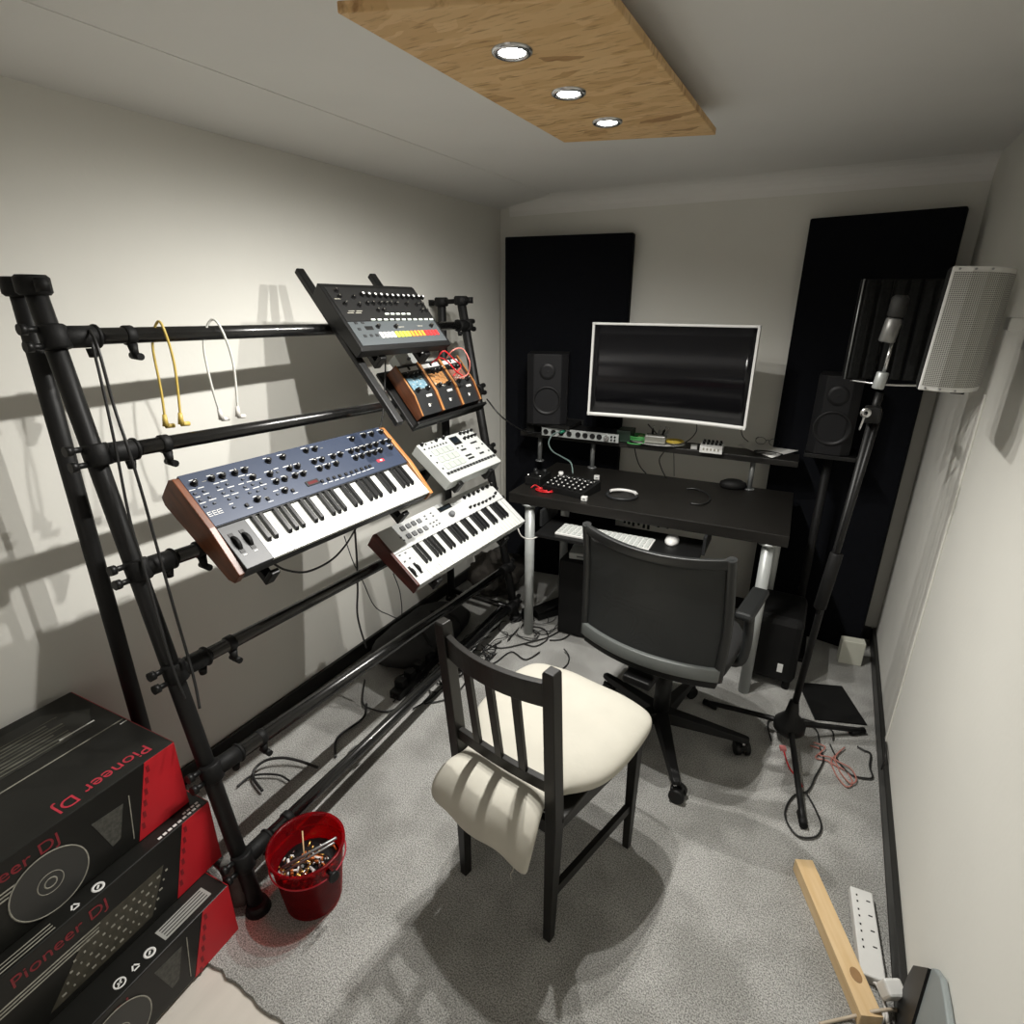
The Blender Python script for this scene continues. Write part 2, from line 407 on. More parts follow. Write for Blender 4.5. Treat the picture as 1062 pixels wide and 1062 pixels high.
# floor stretcher bars: between front and rear feet, and the low rear bar
for a, b in ((LF0,LR0),(RF0,RR0)):
    rp(lambda m: m.cyl(a+V((0,0,.06)), b+V((0,0,.06)), .016, M_pipe), 'stretcher')
A, B = V((-1.30,.665,.06)), V((-1.40,2.42,.05))
rp(lambda m: m.cyl(A, B, .017, M_pipe, seg=16), 'floor_rail')
def f(m):
    for t in (.3,):
        c = A.lerp(B, t); m.cyl(c-(B-A).normalized()*.016, c+(B-A).normalized()*.016, .024, M_grey if t in (.3,.42) else M_rubber, seg=14)
rp(f, 'rail_ring')
# long slanted carrier bars behind the drum machine and the pedals
TRF = frame((-1.415,1.647,1.605), 6.4, 47, -.3)
vdir = TRF.col[1].xyz; wdir = TRF.col[2].xyz; udir = TRF.col[0].xyz
for P0, L in ((V((-1.634,1.500,1.743)), .66), (V((-1.590,1.815,1.738)), .36)):
    def f(m):
        R3 = Matrix((udir, -vdir, wdir)).transposed()
        R3 = Matrix(((udir.x,vdir.x,wdir.x),(udir.y,vdir.y,wdir.y),(udir.z,vdir.z,wdir.z)))
        P = P0-vdir*(L/2-.035)-wdir*.024
        m.box(P, (.03, L, .022), M_black, R3, bev=.004)
    rp(f, 'carrier_bar')

# ---------------------------------------------------------------- instruments
def knob_mesh(r=.0085, h=.014, m=M_black, mark=M_wprint, skirt=True):
    mb = MB()
    if skirt: mb.cyl((0,0,0), (0,0,h*.3), r*1.25, m, r1=r*1.1, seg=16)
    mb.cyl((0,0,0), (0,0,h), r, m, r1=r*.85, seg=16, bev=r*.12)
    mb.box((0, r*.5, h+.0003), (r*.18, r*.8, .0008), mark)
    return mb
def place(proto, pts, parent, z=0, rnd=True):
    # first point takes the prototype itself, the rest are copies
    for k, (x, y) in enumerate(pts):
        o = proto if k == 0 else proto.copy()
        if k: C.objects.link(o)
        o.parent = parent; o.location = (x, y, z)
        if rnd: o.rotation_euler = (0, 0, random.uniform(-2.2, 2.2))
def keys(root, x0, x1, yb, yf, z, noct, bl=.62, th=.012, cname='white_key'):
    nw = noct*7+1; kw = (x1-x0)/nw; L = yb-yf
    mb = MB(); mb.box((0, 0, 0), (kw-.0012, L, th), M_whitekey, bev=.0008)
    mb.box((0, -L/2+.0012, -.004), (kw-.0012, .002, th+.006), M_whitekey)
    w = mb.build('white_key'); place(w, [(x0+kw*(k+.5), (yb+yf)/2) for k in range(nw)], root, z, False)
    mb = MB(); bw = kw*.56; M2 = Matrix()
    Lb = L*bl
    mb.loft([[(-bw/2, Lb/2, 0),(bw/2, Lb/2, 0),(bw/2*.8, Lb/2, .011),(-bw/2*.8, Lb/2, .011)],
             [(-bw/2,-Lb/2+.004,0),(bw/2,-Lb/2+.004,0),(bw/2*.8,-Lb/2+.008,.011),(-bw/2*.8,-Lb/2+.008,.011)],
             [(-bw/2,-Lb/2,0),(bw/2,-Lb/2,0),(bw/2*.8,-Lb/2+.001,.003),(-bw/2*.8,-Lb/2+.001,.003)]], M_blackkey, smooth=False)
    b = mb.build('black_key'); xs = []
    for o in range(noct):
        for k in (1,2,4,5,6): xs.append((x0+kw*(o*7+k), yb-Lb/2))
    place(b, xs, root, z+th/2, False)
def cheek(root, x, prof, th, m, name='end_cheek', label=None):
    mb = MB(); mb.loft([[(x-th/2, y, z) for y, z in prof], [(x+th/2, y, z) for y, z in prof]], m, smooth=False)
    o = mb.build(name, root, bevel=.002)
    if label: o['label'] = label
    return o
def arms(MX, W, D, z, xs, reach=.16):
    # rack brackets that carry an instrument from behind
    for x in xs:
        def f(m):
            m.M = Matrix.Translation(-RO) @ MX
            m.box((x, .0, z-.012), (.028, D*1.02, .022), M_black, bev=.003)
            m.box((x, -D/2-.008, z+.004), (.028, .016, .055), M_black, bev=.003)
            m.cyl((x, D*.15, z-.02), (x, D*.15, z-.02-reach), .013, M_black)
        rp(f, 'support_bracket')

# --- blue analogue synthesizer
W, D = .782, .313
MX = frame((-1.299,1.171,1.126), 1.08, 41.8, -.44)
syn = thing('synthesizer', 'large synthesizer with blue knob panel, white keys and brown wooden end cheeks', 'synthesizer', MX)
mb = MB()
yk = -D/2+.140
mb.loft([[(x, D/2-.004, -.004),(x, yk, -.004),(x, yk, -.022),(x, -D/2+.004, -.022),(x, -D/2+.004, -.05),(x, -D/2+.03, -.06),(x, D/2-.004, -.085)] for x in (-W/2+.018, W/2-.018)], M_dgrey, smooth=False)
mb.build('body', syn)
mb = MB()
mb.box((0, (D/2+yk)/2, -.003), (W-.04, D/2-yk-.004, .004), M_blue, bev=.001)
knobs = [(-0.3463,0.1203),(-0.2979,0.1204),(-0.2673,0.1202),(-0.2306,0.1189),(-0.1998,0.1194),(-0.1926,0.0911),(-0.1399,0.0856),(-0.1151,0.1301),(-0.0641,0.1299),(-0.0711,0.0858),(-0.0426,0.0852),(-0.1386,0.0570),(-0.1088,0.0577),(-0.0712,0.0577),(-0.0423,0.0566),(-0.2254,0.0213),(-0.1341,0.0217)] + [(0.0239,0.1318),(0.0570,0.1291),(0.0226,0.0862),(0.0525,0.0854),(0.0226,0.0573),(0.0533,0.0565),(0.0891,0.0572),(0.0989,0.0853),(0.1291,0.0850),(0.2190,0.1304),(0.2770,0.1323),(0.3132,0.1298),(0.3609,0.1301),(0.1773,0.0854),(0.2066,0.0853),(0.2362,0.0853),(0.2660,0.0855),(0.2961,0.0852),(0.3327,0.0866),(0.3613,0.0851),(0.1756,0.0573),(0.2053,0.0574),(0.2372,0.0576),(0.2646,0.0562),(0.2943,0.0575),(0.3474,0.0579)]
btns = [(-0.3613,0.0915),(-0.3363,0.0920),(-0.3601,0.0680),(-0.3345,0.0704),(-0.3599,0.0473),(-0.3337,0.0491),(-0.2959,0.0924),(-0.2696,0.0932),(-0.2951,0.0705),(-0.2694,0.0702),(-0.2924,0.0481),(-0.2691,0.0469),(-0.2960,0.0209),(-0.2213,0.0945),(-0.2309,0.0703),(-0.2065,0.0705),(-0.1807,0.0684),(-0.2304,0.0488),(-0.2060,0.0467),(-0.1808,0.0481),(-0.1602,0.0190),(-0.1118,0.0877)]
blk = [(-0.2619,0.0152),(-0.1965,0.0143),(-0.1111,0.0153)] + [(-0.0013,0.0146),(0.0234,0.0149),(0.0467,0.0141),(0.0704,0.0139),(0.0957,0.0127),(0.1195,0.0128),(0.1414,0.0136),(0.1649,0.0135),(0.1868,0.0140),(0.2052,0.0145)]
Z = 1
for x, y in knobs+btns: mb.box((x+random.uniform(-.004,.004), y+.0125, -.0007), (random.choice((.016,.02,.012)), .0022, .0008), M_wprint)
for x, y in knobs[::3]: mb.box((x+.028, y, -.0007), (.012, .0012, .0008), M_print)
for x, y in blk: mb.box((x+.004, y-.010, -.0007), (.016, .0018, .0008), M_wprint)
(lx, ly), = [(-0.3438,0.0250)]
for k, (dx, w) in enumerate(((-.018,.010),(-.004,.010),(.010,.012))):
    mb.box((lx+dx, ly+.004, -.0007), (w, .0016, .0008), M_wprint); mb.box((lx+dx, ly-.002, -.0007), (w, .0016, .0008), M_wprint); mb.box((lx+dx, ly-.008, -.0007), (w, .0016, .0008), M_wprint)
    mb.box((lx+dx-w/2, ly-.002, -.0007), (.0016, .013, .0008), M_wprint)
mb.build('control_panel', syn)
o = knob_mesh(.0078, .014).build('knob'); place(o, knobs, syn, -.001)
mb = MB(); mb.box((0,0,.002), (.008,.006,.004), mat('grey_button', (.06,.07,.09), .4), bev=.001); o = mb.build('button'); place(o, btns, syn, -.001, False)
mb = MB(); mb.box((0,0,.0025), (.009,.010,.005), M_black, bev=.001); o = mb.build('preset_button'); place(o, blk, syn, -.001, False)
(dx, dy), = [(-0.0335,0.0209)]; mb = MB(); mb.box((dx, dy, 0), (.048, .018, .003), M_black, bev=.001); mb.box((dx, dy, .0018), (.034, .010, .0005), mat('red_display', (.09,.01,.012), .25)); mb.build('display', syn)
(dx, dy), = [(0.2658,0.0231)]; mb = MB(); mb.box((dx, dy, -.0005), (.034, .012, .0012), M_redp); mb.box((dx+.002, dy, .0004), (.010, .005, .0008), M_wprint); mb.build('red_label', syn)
kx0 = [(-0.2894,-0.0337)][0][0]
mb = MB(); mb.box(((-W/2+.018+kx0)/2, (yk-D/2)/2, -.012), (kx0+W/2-.020, yk+D/2-.006, .020), mat('wheel_box', (.03,.032,.035), .45)); wb = mb.build('wheel_box', syn, bevel=.002)
for px in [(-0.3514,-0.0768),(-0.3201,-0.0768)]:
    mb = MB(); mb.box((px[0], px[1], -.002), (.013, .062, .003), M_black)
    mb.lathe([(0,-.005),(.026,-.005),(.027,-.003),(.027,.003),(.026,.005),(0,.005)], M_rubber, Matrix.Translation((px[0], px[1], -.016)) @ Matrix.Rotation(PI/2, 4, 'Y'), 28)
    mb.box((px[0], px[1]-.038, -.0015), (.010, .003, .001), M_wprint)
    mb.build('bend_wheel', syn)
keys(syn, kx0+.001, W/2-.020, yk-.002, -D/2+.006, -.016, 4, bl=.64)
pf = [(D/2,-.012),(D/2-.012,.003),(yk+.0,.003),(-D/2,-.014),(-D/2,-.052),(-D/2+.02,-.066),(D/2-.02,-.095),(D/2,-.085)]
cheek(syn, -W/2+.009, pf, .018, M_wood, label='brown wooden end cheek'); cheek(syn, W/2-.009, pf, .018, M_wood_lit, label='wooden end cheek coloured paler, as if lit from above')  # right cheek takes the paler wood, top light painted in
arms(MX, W, D, -.098, (-.27, .27), .10)

# --- white keyboard controller
W, D = .699, .2615
MX = frame((-1.2415,1.784,.786), 6.2, 36.8, 2.8)
kc = thing('keyboard_controller', 'white keyboard controller with a dark red left cheek, below the white drum machine', 'keyboard', MX)
yk = -D/2+.150
M_wh2 = mat('white_enamel', (.55,.56,.55), .35, var=.02)
mb = MB(); mb.loft([[(x, D/2-.002, 0),(x, yk, 0),(x, yk, -.014),(x, -D/2+.002, -.014),(x, -D/2+.002, -.045),(x, D/2-.002, -.06)] for x in (-W/2+.012, W/2-.006)], M_wh2, smooth=False)
mb.build('body', kc, bevel=.0015)
kx0 = [(-0.2651,0.0116)][0][0]
mb = MB(); mb.box(((kx0-W/2+.012)/2-.001, (yk-D/2)/2, -.007), (kx0+W/2-.014, yk+D/2-.004, .014), M_wh2); mb.build('side_block', kc, bevel=.0015)
mb = MB(); mb.box((W/2-.019, (yk-D/2)/2, -.007), (.024, yk+D/2-.004, .014), M_wh2); mb.build('side_block', kc, bevel=.0015)
M_pad = mat('grey_pad', (.13,.135,.14), .6)
mb = MB(); mb.box((0,0,.0025), (.020,.020,.005), M_pad, bev=.0015); o = mb.build('pad'); place(o, [(-0.2285,0.0594),(-0.1985,0.0584),(-0.1684,0.0570),(-0.1373,0.0573),(-0.2276,0.0982),(-0.1976,0.0976),(-0.1678,0.0981),(-0.1382,0.0970)], kc, .001, False)
mb = MB(); mb.box((0,0,.0015), (.008,.006,.003), M_pad, bev=.0006); o = mb.build('button'); place(o, [(-0.2631,0.0678),(-0.2598,0.0513),(-0.3215,0.0075),(-0.2940,0.0057),(-0.3225,-0.0233),(-0.2943,-0.0213),(-0.0985,0.1049),(-0.0631,0.1057),(-0.1019,0.0906),(-0.0624,0.0899),(-0.1023,0.0655),(-0.0831,0.0645),(-0.0644,0.0665),(-0.1010,0.0491),(-0.0819,0.0481),(-0.0645,0.0486)], kc, .001, False)
o = knob_mesh(.0055, .012).build('slider_knob'); place(o, [(0.1329,0.0492),(0.1594,0.0466),(0.1852,0.0439),(0.2116,0.0428),(0.2367,0.0418),(0.2652,0.0435),(0.2928,0.0441),(0.3186,0.0550),(0.3488,0.0715)], kc, .001)
(dx, dy), = [(0.0177,0.0998)]; mb = MB(); mb.box((dx, dy, .001), (.075, .022, .003), M_black, bev=.001); mb.box((dx, dy, .0027), (.06, .014, .0006), mat('screen_dark', (.01,.014,.018), .15)); mb.build('display', kc)
(dx, dy), = [(0.0208,0.0592)]; mb = MB(); mb.cyl((dx, dy, 0), (dx, dy, .016), .014, M_pad, r1=.012, seg=24, bev=.002); mb.build('encoder', kc)
o = knob_mesh(.007, .013).build('knob'); place(o, [(0.1471,0.1019),(0.1777,0.1014),(0.2077,0.0998),(0.2402,0.1001),(0.2756,0.1024),(0.3073,0.1007),(0.3395,0.1019)], kc, .001)
for px in [(-0.3256,-0.0726),(-0.2959,-0.0691)]:
    mb = MB(); mb.box((px[0], px[1], .001), (.011, .05, .002), M_black); mb.lathe([(0,-.0045),(.021,-.0045),(.022,0),(.021,.0045),(0,.0045)], M_rubber, Matrix.Translation((px[0], px[1], -.010)) @ Matrix.Rotation(PI/2, 4, 'Y'), 24); mb.build('bend_wheel', kc)
keys(kc, kx0, W/2-.032, yk-.002, -D/2+.004, -.008, 4, bl=.62)
pf = [(D/2,-.004),(D/2-.006,.003),(-D/2+.004,.003),(-D/2,-.004),(-D/2,-.05),(D/2,-.07)]
cheek(kc, -W/2+.006, pf, .012, M_woodd, label='dark red wooden cheek')
arms(MX, W, D, -.072, (-.22, .22), .12)

# --- white drum machine with pads
W, D = .366, .214
MX = frame((-1.326,1.952,1.046), 3.2, 36.9, .56)
dm = thing('drum_machine', 'white square drum machine with a dark screen above the white keyboard controller', 'drum machine', MX)
mb = MB(); mb.box((0,0,-.026), (W,D,.052), M_white, bev=.004); mb.box((0, D/2-.006, -.012), (W*.96, .016, .02), M_black); mb.build('body', dm)
o = knob_mesh(.0065, .013).build('knob'); place(o, [(-0.1602,0.0977),(-0.0685,0.0986),(-0.0212,0.0987),(0.0937,0.0945),(0.1180,0.0924),(0.1438,0.0911),(0.1725,0.0939),(0.0920,0.0646),(0.1183,0.0641),(0.1445,0.0642),(0.1695,0.0648)], dm, 0)
c4 = [(0.0074,0.0893),(0.0653,0.0956),(0.0619,0.0446),(0.0003,0.0473)]; cx = sum(p[0] for p in c4)/4; cy = sum(p[1] for p in c4)/4
mb = MB(); mb.box((cx, cy, .001), (.052,.045,.003), M_black, bev=.001); mb.box((cx, cy+.003, .0027), (.042,.030,.0006), mat('screen_dark', (.01,.014,.018), .15)); mb.build('screen', dm)
mb = MB(); mb.box((0,0,.0012), (.0085,.0075,.0025), M_dgrey, bev=.0006); o = mb.build('button'); place(o, [(-0.1646,0.0750),(-0.1365,0.0959),(-0.0998,0.0958),(-0.1381,0.0732),(-0.1208,0.0733),(-0.1032,0.0733),(-0.0855,0.0734),(-0.0640,0.0740),(-0.0457,0.0741),(-0.0264,0.0738),(-0.1629,0.0373),(-0.1641,-0.0020),(-0.1625,-0.0366),(0.0084,0.0313),(0.0404,0.0322),(0.1090,-0.0032),(0.1237,-0.0043),(0.1650,0.0090),(0.1650,-0.0335)], dm, 0, False)
M_wpad = mat('pale_pad', (.40,.43,.40), .5)
mb = MB(); mb.box((0,0,.0015), (.030,.030,.003), M_wpad, bev=.003); o = mb.build('pad')
a, b_, c = [(-0.1282,0.0432),(-0.0423,0.0425),(-0.1321,-0.0339)]; place(o, [(a[0]+(b_[0]-a[0])*i/3*1.12+(c[0]-a[0])*j/2*.15, a[1]+(c[1]-a[1])*j/2) for i in range(4) for j in range(3)], dm, 0, False)
a, b_ = [(-0.1583,-0.0643),(0.1659,-0.0690)]
mb = MB(); mb.box((0,0,.0015), (.0165,.013,.003), M_dgrey, bev=.001); o = mb.build('step_key'); place(o, [(a[0]+(b_[0]-a[0])*k/15, (a[1]+b_[1])/2) for k in range(16)], dm, 0, False)
mb = MB()
for (x, y), w in zip([(0.1248,0.0316),(0.0314,0.0140),(0.0301,-0.0195),(0.0307,-0.0366),(0.1138,-0.0320)], (.045,.035,.042,.042,.032)): mb.box((x, y, .0008), (w,.009,.0015), M_dgrey)
mb.build('function_strip', dm)
arms(MX, W, D, -.054, (-.11, .11), .12)

# --- black drum machine with coloured keys
W, D = .420, .262
MX = TRF @ Matrix.Translation((.009,0,0))
tr = thing('drum_machine', 'black drum machine with white, yellow, orange and red keys, topmost on the rack', 'drum machine', MX)
mb = MB(); mb.loft([[(x*1.0, D/2+.012, -.004),(x, D/2, 0),(x, -D/2, 0),(x, -D/2-.010, -.006),(x*.98, -D/2-.004, -.045),(x*.98, D/2+.008, -.065)] for x in (-W/2-.008, W/2+.008)], M_black, smooth=False)
mb.build('case', tr, bevel=.002)
mb = MB(); mb.box((0, -.075, .0008), (W-.01, .098, .0022), mat('slate_panel', (.06,.068,.072), .4)); mb.box((0, .05, .0008), (W-.01, .145, .0022), mat('charcoal_panel', (.011,.011,.011), .4))
for x, y in [(-0.1587,0.0197),(-0.1252,0.0195),(-0.1669,0.0118),(-0.1336,0.0114),(0.0161,-0.0540),(0.1122,-0.0526),(-0.1823,0.0715)]: mb.box((x, y, .0022), (.026,.003,.0006), M_print)
mb.build('control_panel', tr)
o = knob_mesh(.0075, .015, mark=M_wprint).build('white_tipped_knob')
def cap(o): pass
k1 = [(-0.0677,0.0892),(-0.0418,0.0871),(-0.0150,0.0857),(0.0122,0.0849),(0.0387,0.0833),(0.0655,0.0824),(0.0912,0.0821),(0.1188,0.0819),(0.1440,0.0816),(0.1707,0.0806),(0.1981,0.0810),(0.2218,0.0800)]
mb = MB(); mb.cyl((0,0,0), (0,0,.013), .0085, M_black, r1=.0075, seg=16, bev=.001); mb.cyl((0,0,.013), (0,0,.0138), .005, M_wprint, seg=12)
bpy.data.objects.remove(o); o = mb.build('white_tipped_knob'); place(o, k1, tr, .001)
o = knob_mesh(.007, .013, mark=M_print).build('knob'); place(o, [(-0.1674,0.1046),(-0.1701,0.0797),(-0.1120,0.0776),(-0.1671,0.0488),(-0.1111,0.0427),(-0.0696,0.0505),(-0.0430,0.0513),(-0.0133,0.0508),(0.0115,0.0503),(0.0375,0.0497),(0.0638,0.0499),(0.1154,0.0487),(0.1678,0.0468),(0.1952,0.0469),(-0.0411,0.0202),(-0.0157,0.0200),(0.1712,0.0173),(0.1978,0.0171),(-0.0915,-0.0503),(-0.0111,-0.0531),(0.1688,-0.0545)], tr, .001)
M_lit = mat('pale_led', (.7,.75,.68), .4, emit=(.8,1,.75), estr=.25)
a, b_ = [(-0.0910,-0.0194),(0.1942,-0.0237)]; a2, b2_ = [(-0.0113,0.0049),(0.0942,0.0036)]
mb = MB(); mb.box((0,0,.002), (.017,.0065,.004), M_lit, bev=.001); o = mb.build('lit_button'); place(o, [(a[0]+(b_[0]-a[0])*k/10, a[1]+(b_[1]-a[1])*k/10) for k in range(11)]+[(a2[0]+(b2_[0]-a2[0])*k/4, a2[1]+(b2_[1]-a2[1])*k/4) for k in range(5)], tr, .001, False)
a, b_ = [(-0.0982,-0.0864),(0.1760,-0.0860)]
for g, (cn, cl) in enumerate((('white',(.75,.75,.72)),('yellow',(.62,.68,.06)),('orange',(.75,.25,.03)),('red',(.62,.03,.03)))):
    mb = MB(); mb.box((0,0,.002), (.0125,.024,.004), mat(cn+'_step_key', cl, .4), bev=.001); o = mb.build('step_key'); o['label'] = cn+' step key'
    place(o, [(a[0]+(b_[0]-a[0])*(g*4+k)/15, a[1]+(b_[1]-a[1])*(g*4+k)/15) for k in range(4)], tr, .001, False)
(dx, dy), = [(-0.1315,-0.0539)]; mb = MB(); mb.box((dx, dy, .0015), (.034,.016,.003), M_black, bev=.001); mb.build('display', tr)
mb = MB(); mb.box((0,0,.0015), (.012,.010,.003), M_dgrey, bev=.001); o = mb.build('button'); place(o, [(-0.1704,-0.0859),(-0.1434,-0.0854),(-0.1187,-0.0854),(-0.1736,-0.0310),(-0.1454,-0.0299),(-0.1757,-0.0571)], tr, .001, False)
arms(MX, W, D, -.075, (-.10, .12), .02)

# --- three wood-sided effect pedals
W, D = .415, .218
MX = frame((-1.425,1.967,1.327), 1.5, 51.1, 1.4) @ Matrix.Translation((.008,.006,0))
mb = MB(Matrix.Translation(-RO) @ MX)
mb.box((0, -.004, -.068), (W+.07, D+.05, .014), M_black, bev=.002); mb.box((0, -D/2-.02, -.05), (W+.07, .012, .05), M_black, bev=.002); mb.cyl((-.16,-.04,-.07), (-.16,-.04,-.16), .014, M_black); mb.cyl((.16,-.04,-.07), (.16,-.04,-.14), .014, M_black)
mb.build('pedal_tray', rack)
pw = W/3+.001
for k, (nm, accent) in enumerate((('leftmost of the three, with a pale blue graphic', (.2,.34,.42)), ('middle one of the three, with an orange graphic', (.55,.27,.1)), ('rightmost of the three, half under red patch leads', (.3,.14,.1)))):
    t = thing('effect_pedal', 'wood-sided black effect pedal, '+nm, 'effect pedal', MX @ Matrix.Translation(((k-1)*pw, 0, 0)), 'wood-sided effect pedals')
    x = pw/2-.007
    mb = MB(); mb.loft([[(q, D/2, 0),(q, -D/2+.085, 0),(q, -D/2, -.022),(q, -D/2, -.055),(q, D/2, -.055)] for q in (-x, x)], M_dgrey, smooth=False)
    mb.box((0, D/2-.020, .0006), (x*1.7, .018, .0012), M_wprint)
    am = mat('graphic_%d' % k, accent, .5, var=.5, vscale=90)
    mb.box((0, D/2-.085, .0005), (x*1.5, .055, .0010), am)
    for q in range(14): mb.box((random.uniform(-.045,.045), D/2-random.uniform(.06,.125), .0012), (random.choice((.010,.006,.014)), .0025, .0008), random.choice((M_wprint, M_print, M_black)))
    s1 = Matrix.Translation((0, -D/2+.042, -.010)) @ Matrix.Rotation(math.atan2(.022, .085), 4, 'X')
    mb.M = s1; mb.box((.02, .03, .002), (.034, .009, .001), M_wprint); mb.box((.0, -.008, .002), (.010, .012, .001), M_wprint); mb.box((.008, -.005, .002), (.012, .003, .001), M_print)
    mb.build('body', t)
    for s in (-1, 1):
        w_ = cheek(t, s*(x+.004), [(D/2+.002, .005),(-D/2+.08,.005),(-D/2-.002,-.017),(-D/2-.002,-.055),(D/2+.002,-.055)], .007, M_wood, 'shaded_wooden_side'); cheek(w_, s*(x+.004), [(D/2+.002, .0075),(-D/2+.08,.0075),(-D/2-.002,-.0145),(-D/2-.002,-.017),(-D/2+.08,.005),(D/2+.002,.005)], .007, M_wood_lit, 'lit_edge_strip')  # shade painted into the dark sides, light into the orange top strips
    o = knob_mesh(.009, .017, mark=M_wprint).build('knob'); place(o, [(-.040, D/2-.046),(-.013, D/2-.052),(.013, D/2-.052),(.040, D/2-.046),(-.030, D/2-.118),(.032, D/2-.118)], t, .001)
    mb = MB(); mb.box((0, D/2-.018, .003), (.008,.014,.006), M_black, bev=.001); mb.build('rocker_switch', t)
mb = MB(MX); mb.box((-.06, D/2+.035, -.035), (.18,.05,.045), M_white, bev=.003); mb.cyl((-.09, D/2+.03, -.012),(-.09, D/2+.03, -.002), .006, M_pad)
tag(mb.build('power_brick'), 'small white box standing behind the effect pedals on the rack', 'power supply')
# ---------------------------------------------------------------- desk
M_desk = mat('black_brown_desk', (.013,.012,.0105), .42, spec=.35, var=.35, vscale=10, stretch=(.7,6,6), bump=.05)
da = math.radians(2.6)
desk = thing('desk', 'black-brown desk on pale metal legs against the back wall', 'desk', TR(-.66, 2.31, 0, da))
DW, DD, DT = 1.24, .62, .785
mb = MB(); mb.box((0, DD/2, DT-.025), (DW, DD, .05), M_desk, bev=.003); mb.build('desktop', desk)
M_leg = mat('pale_grey_leg', (.42,.44,.43), .4, .2)
DI = desk.matrix_world.inverted()
for P in ((-1.182,2.267,0.000), (-0.110,2.332,0.000), (-1.204,2.806,0.000), (-.055,2.80,0)):
    q = DI @ V(P); q.x = max(-DW/2+.035, min(DW/2-.04, q.x)); q.y = max(.04, min(DD-.05, q.y))
    mb = MB(); mb.cyl((q.x, q.y, 0), (q.x, q.y, DT-.052), .024, M_leg, seg=20); l = mb.build('leg', desk)
    mb = MB(); mb.cyl((q.x, q.y, DT-.062), (q.x, q.y, DT-.050), .04, M_leg, seg=20); mb.build('leg_bracket', l)
# pull-out keyboard tray
mb = MB(); mb.box((-.06, .0, .648), (.72, .27, .016), M_black, bev=.002); mb.build('keyboard_tray', desk)
for x in (-.43, .31):
    mb = MB(); mb.box((x, .06, .695), (.012, .20, .08), M_dgrey); mb.build('tray_rail', desk)

# upper shelf on three legs
sh = thing('monitor_shelf', 'long narrow black shelf raised on poles above the back of the desk', 'shelf', TR(-.785, 2.84, 0, math.radians(1.2)))
mb = MB(); mb.box((0, .065, .952), (1.43, .16, .028), M_desk, bev=.002); mb.build('shelf_board', sh)
for P in ((.52,.05), (-.30,.05), (-.62,.05)):
    mb = MB(); mb.cyl((P[0], P[1], .79), (P[0], P[1], .938), .012, M_grey); l = mb.build('pole', sh); mb = MB(); mb.cyl((P[0], P[1], .786), (P[0], P[1], .791), .024, M_grey); mb.build('foot_plate', l)

# ---------------------------------------------------------------- monitor
mon = thing('monitor', 'wide curved monitor in a white frame, switched off, above the desk', 'monitor', TR(-.665, 2.665, 1.343, 0) @ Matrix.Rotation(math.radians(-2), 4, 'X'))
MW, MH, SAG = .742, .438, .045
def curve(w, h, y0):
    return lambda u, v: (((u-.5)*w, y0+SAG*(1-(2*(u-.5)*w/MW)**2), (v-.5)*h), (-2*SAG*2*(u-.5)*2/MW*-1*.25*2, -1, 0))
M_screen = mat('dark_screen', (.004,.004,.005), .16, spec=.35, var=.05)
M_mframe = mat('white_bezel', (.66,.66,.64), .35, var=.02)
mb = MB(); mb.sheet(curve(MW-.02, MH-.02, -.004), 24, 1, .006, M_screen); mb.build('screen', mon)
mb = MB(); mb.sheet(curve(MW-.006, MH-.006, .015), 24, 1, .022, M_mframe); mb.build('back_shell', mon)
for v0, v1 in ((-MH/2, -MH/2+.016), (MH/2-.011, MH/2)):
    mb = MB(); g = curve(MW, 1, 0)
    mb.sheet(lambda u, v: ((((u-.5)*MW), SAG*(1-(2*(u-.5))**2), v0+(v1-v0)*v), (0,-1,0)), 24, 1, .030, M_mframe); mb.build('bezel_bar', mon)
for s in (-1, 1):
    mb = MB(); mb.box((s*(MW/2-.0055), .002, 0), (.011, .032, MH), M_mframe, bev=.002); mb.build('bezel_bar', mon)
mb = MB(); mb.cyl((0,.07,0), (0,.30,0), .02, M_dgrey); mb.box((0,.075,0), (.12,.015,.12), M_dgrey); mb.box((0,.36,.0), (.03,.13,.03), M_dgrey); mb.box((0,.472,0), (.10,.02,.2), M_dgrey); mb.build('wall_bracket', mon)

# ---------------------------------------------------------------- studio speakers
M_cone = mat('speaker_cone', (.006,.006,.0065), .5, spec=.3)
def speaker(M, w, d, h, label, stand=None):
    t = thing('studio_speaker', label, 'speaker', M)
    mb = MB(); c = .035
    poly = [(-w/2,d),(-w/2,.03),(-w/2+c,0),(w/2-c,0),(w/2,.03),(w/2,d)]
    mb.prism(poly, h, mat('speaker_black', (.007,.007,.008), .6, spec=.25)); mb.build('cabinet', t, bevel=.004)
    R = Matrix.Rotation(PI/2, 4, 'X')
    mb = MB(); mb.lathe([(.075,.0),(.073,.006),(.066,.002),(.03,-.018),(.012,-.02),(.0,-.012)], M_cone, Matrix.Translation((0,-.001,h*.35)) @ R, 28); wf = mb.build('woofer', t)
    mb = MB(); mb.lathe([(.018,-.018),(.012,-.010),(0,-.006)], M_chrome, Matrix.Translation((0,-.001,h*.35)) @ R, 16); mb.build('dust_cap', wf)
    mb = MB(); mb.lathe([(.042,0),(.040,.004),(.018,-.006),(.012,-.002),(0,0)], M_cone, Matrix.Translation((0,-.001,h*.76)) @ R, 24); mb.build('tweeter', t)
    return t
speaker(TR(-1.30, 2.73, 1.035, .38), .215, .20, .365, 'black studio speaker on a low platform at the left end of the shelf')
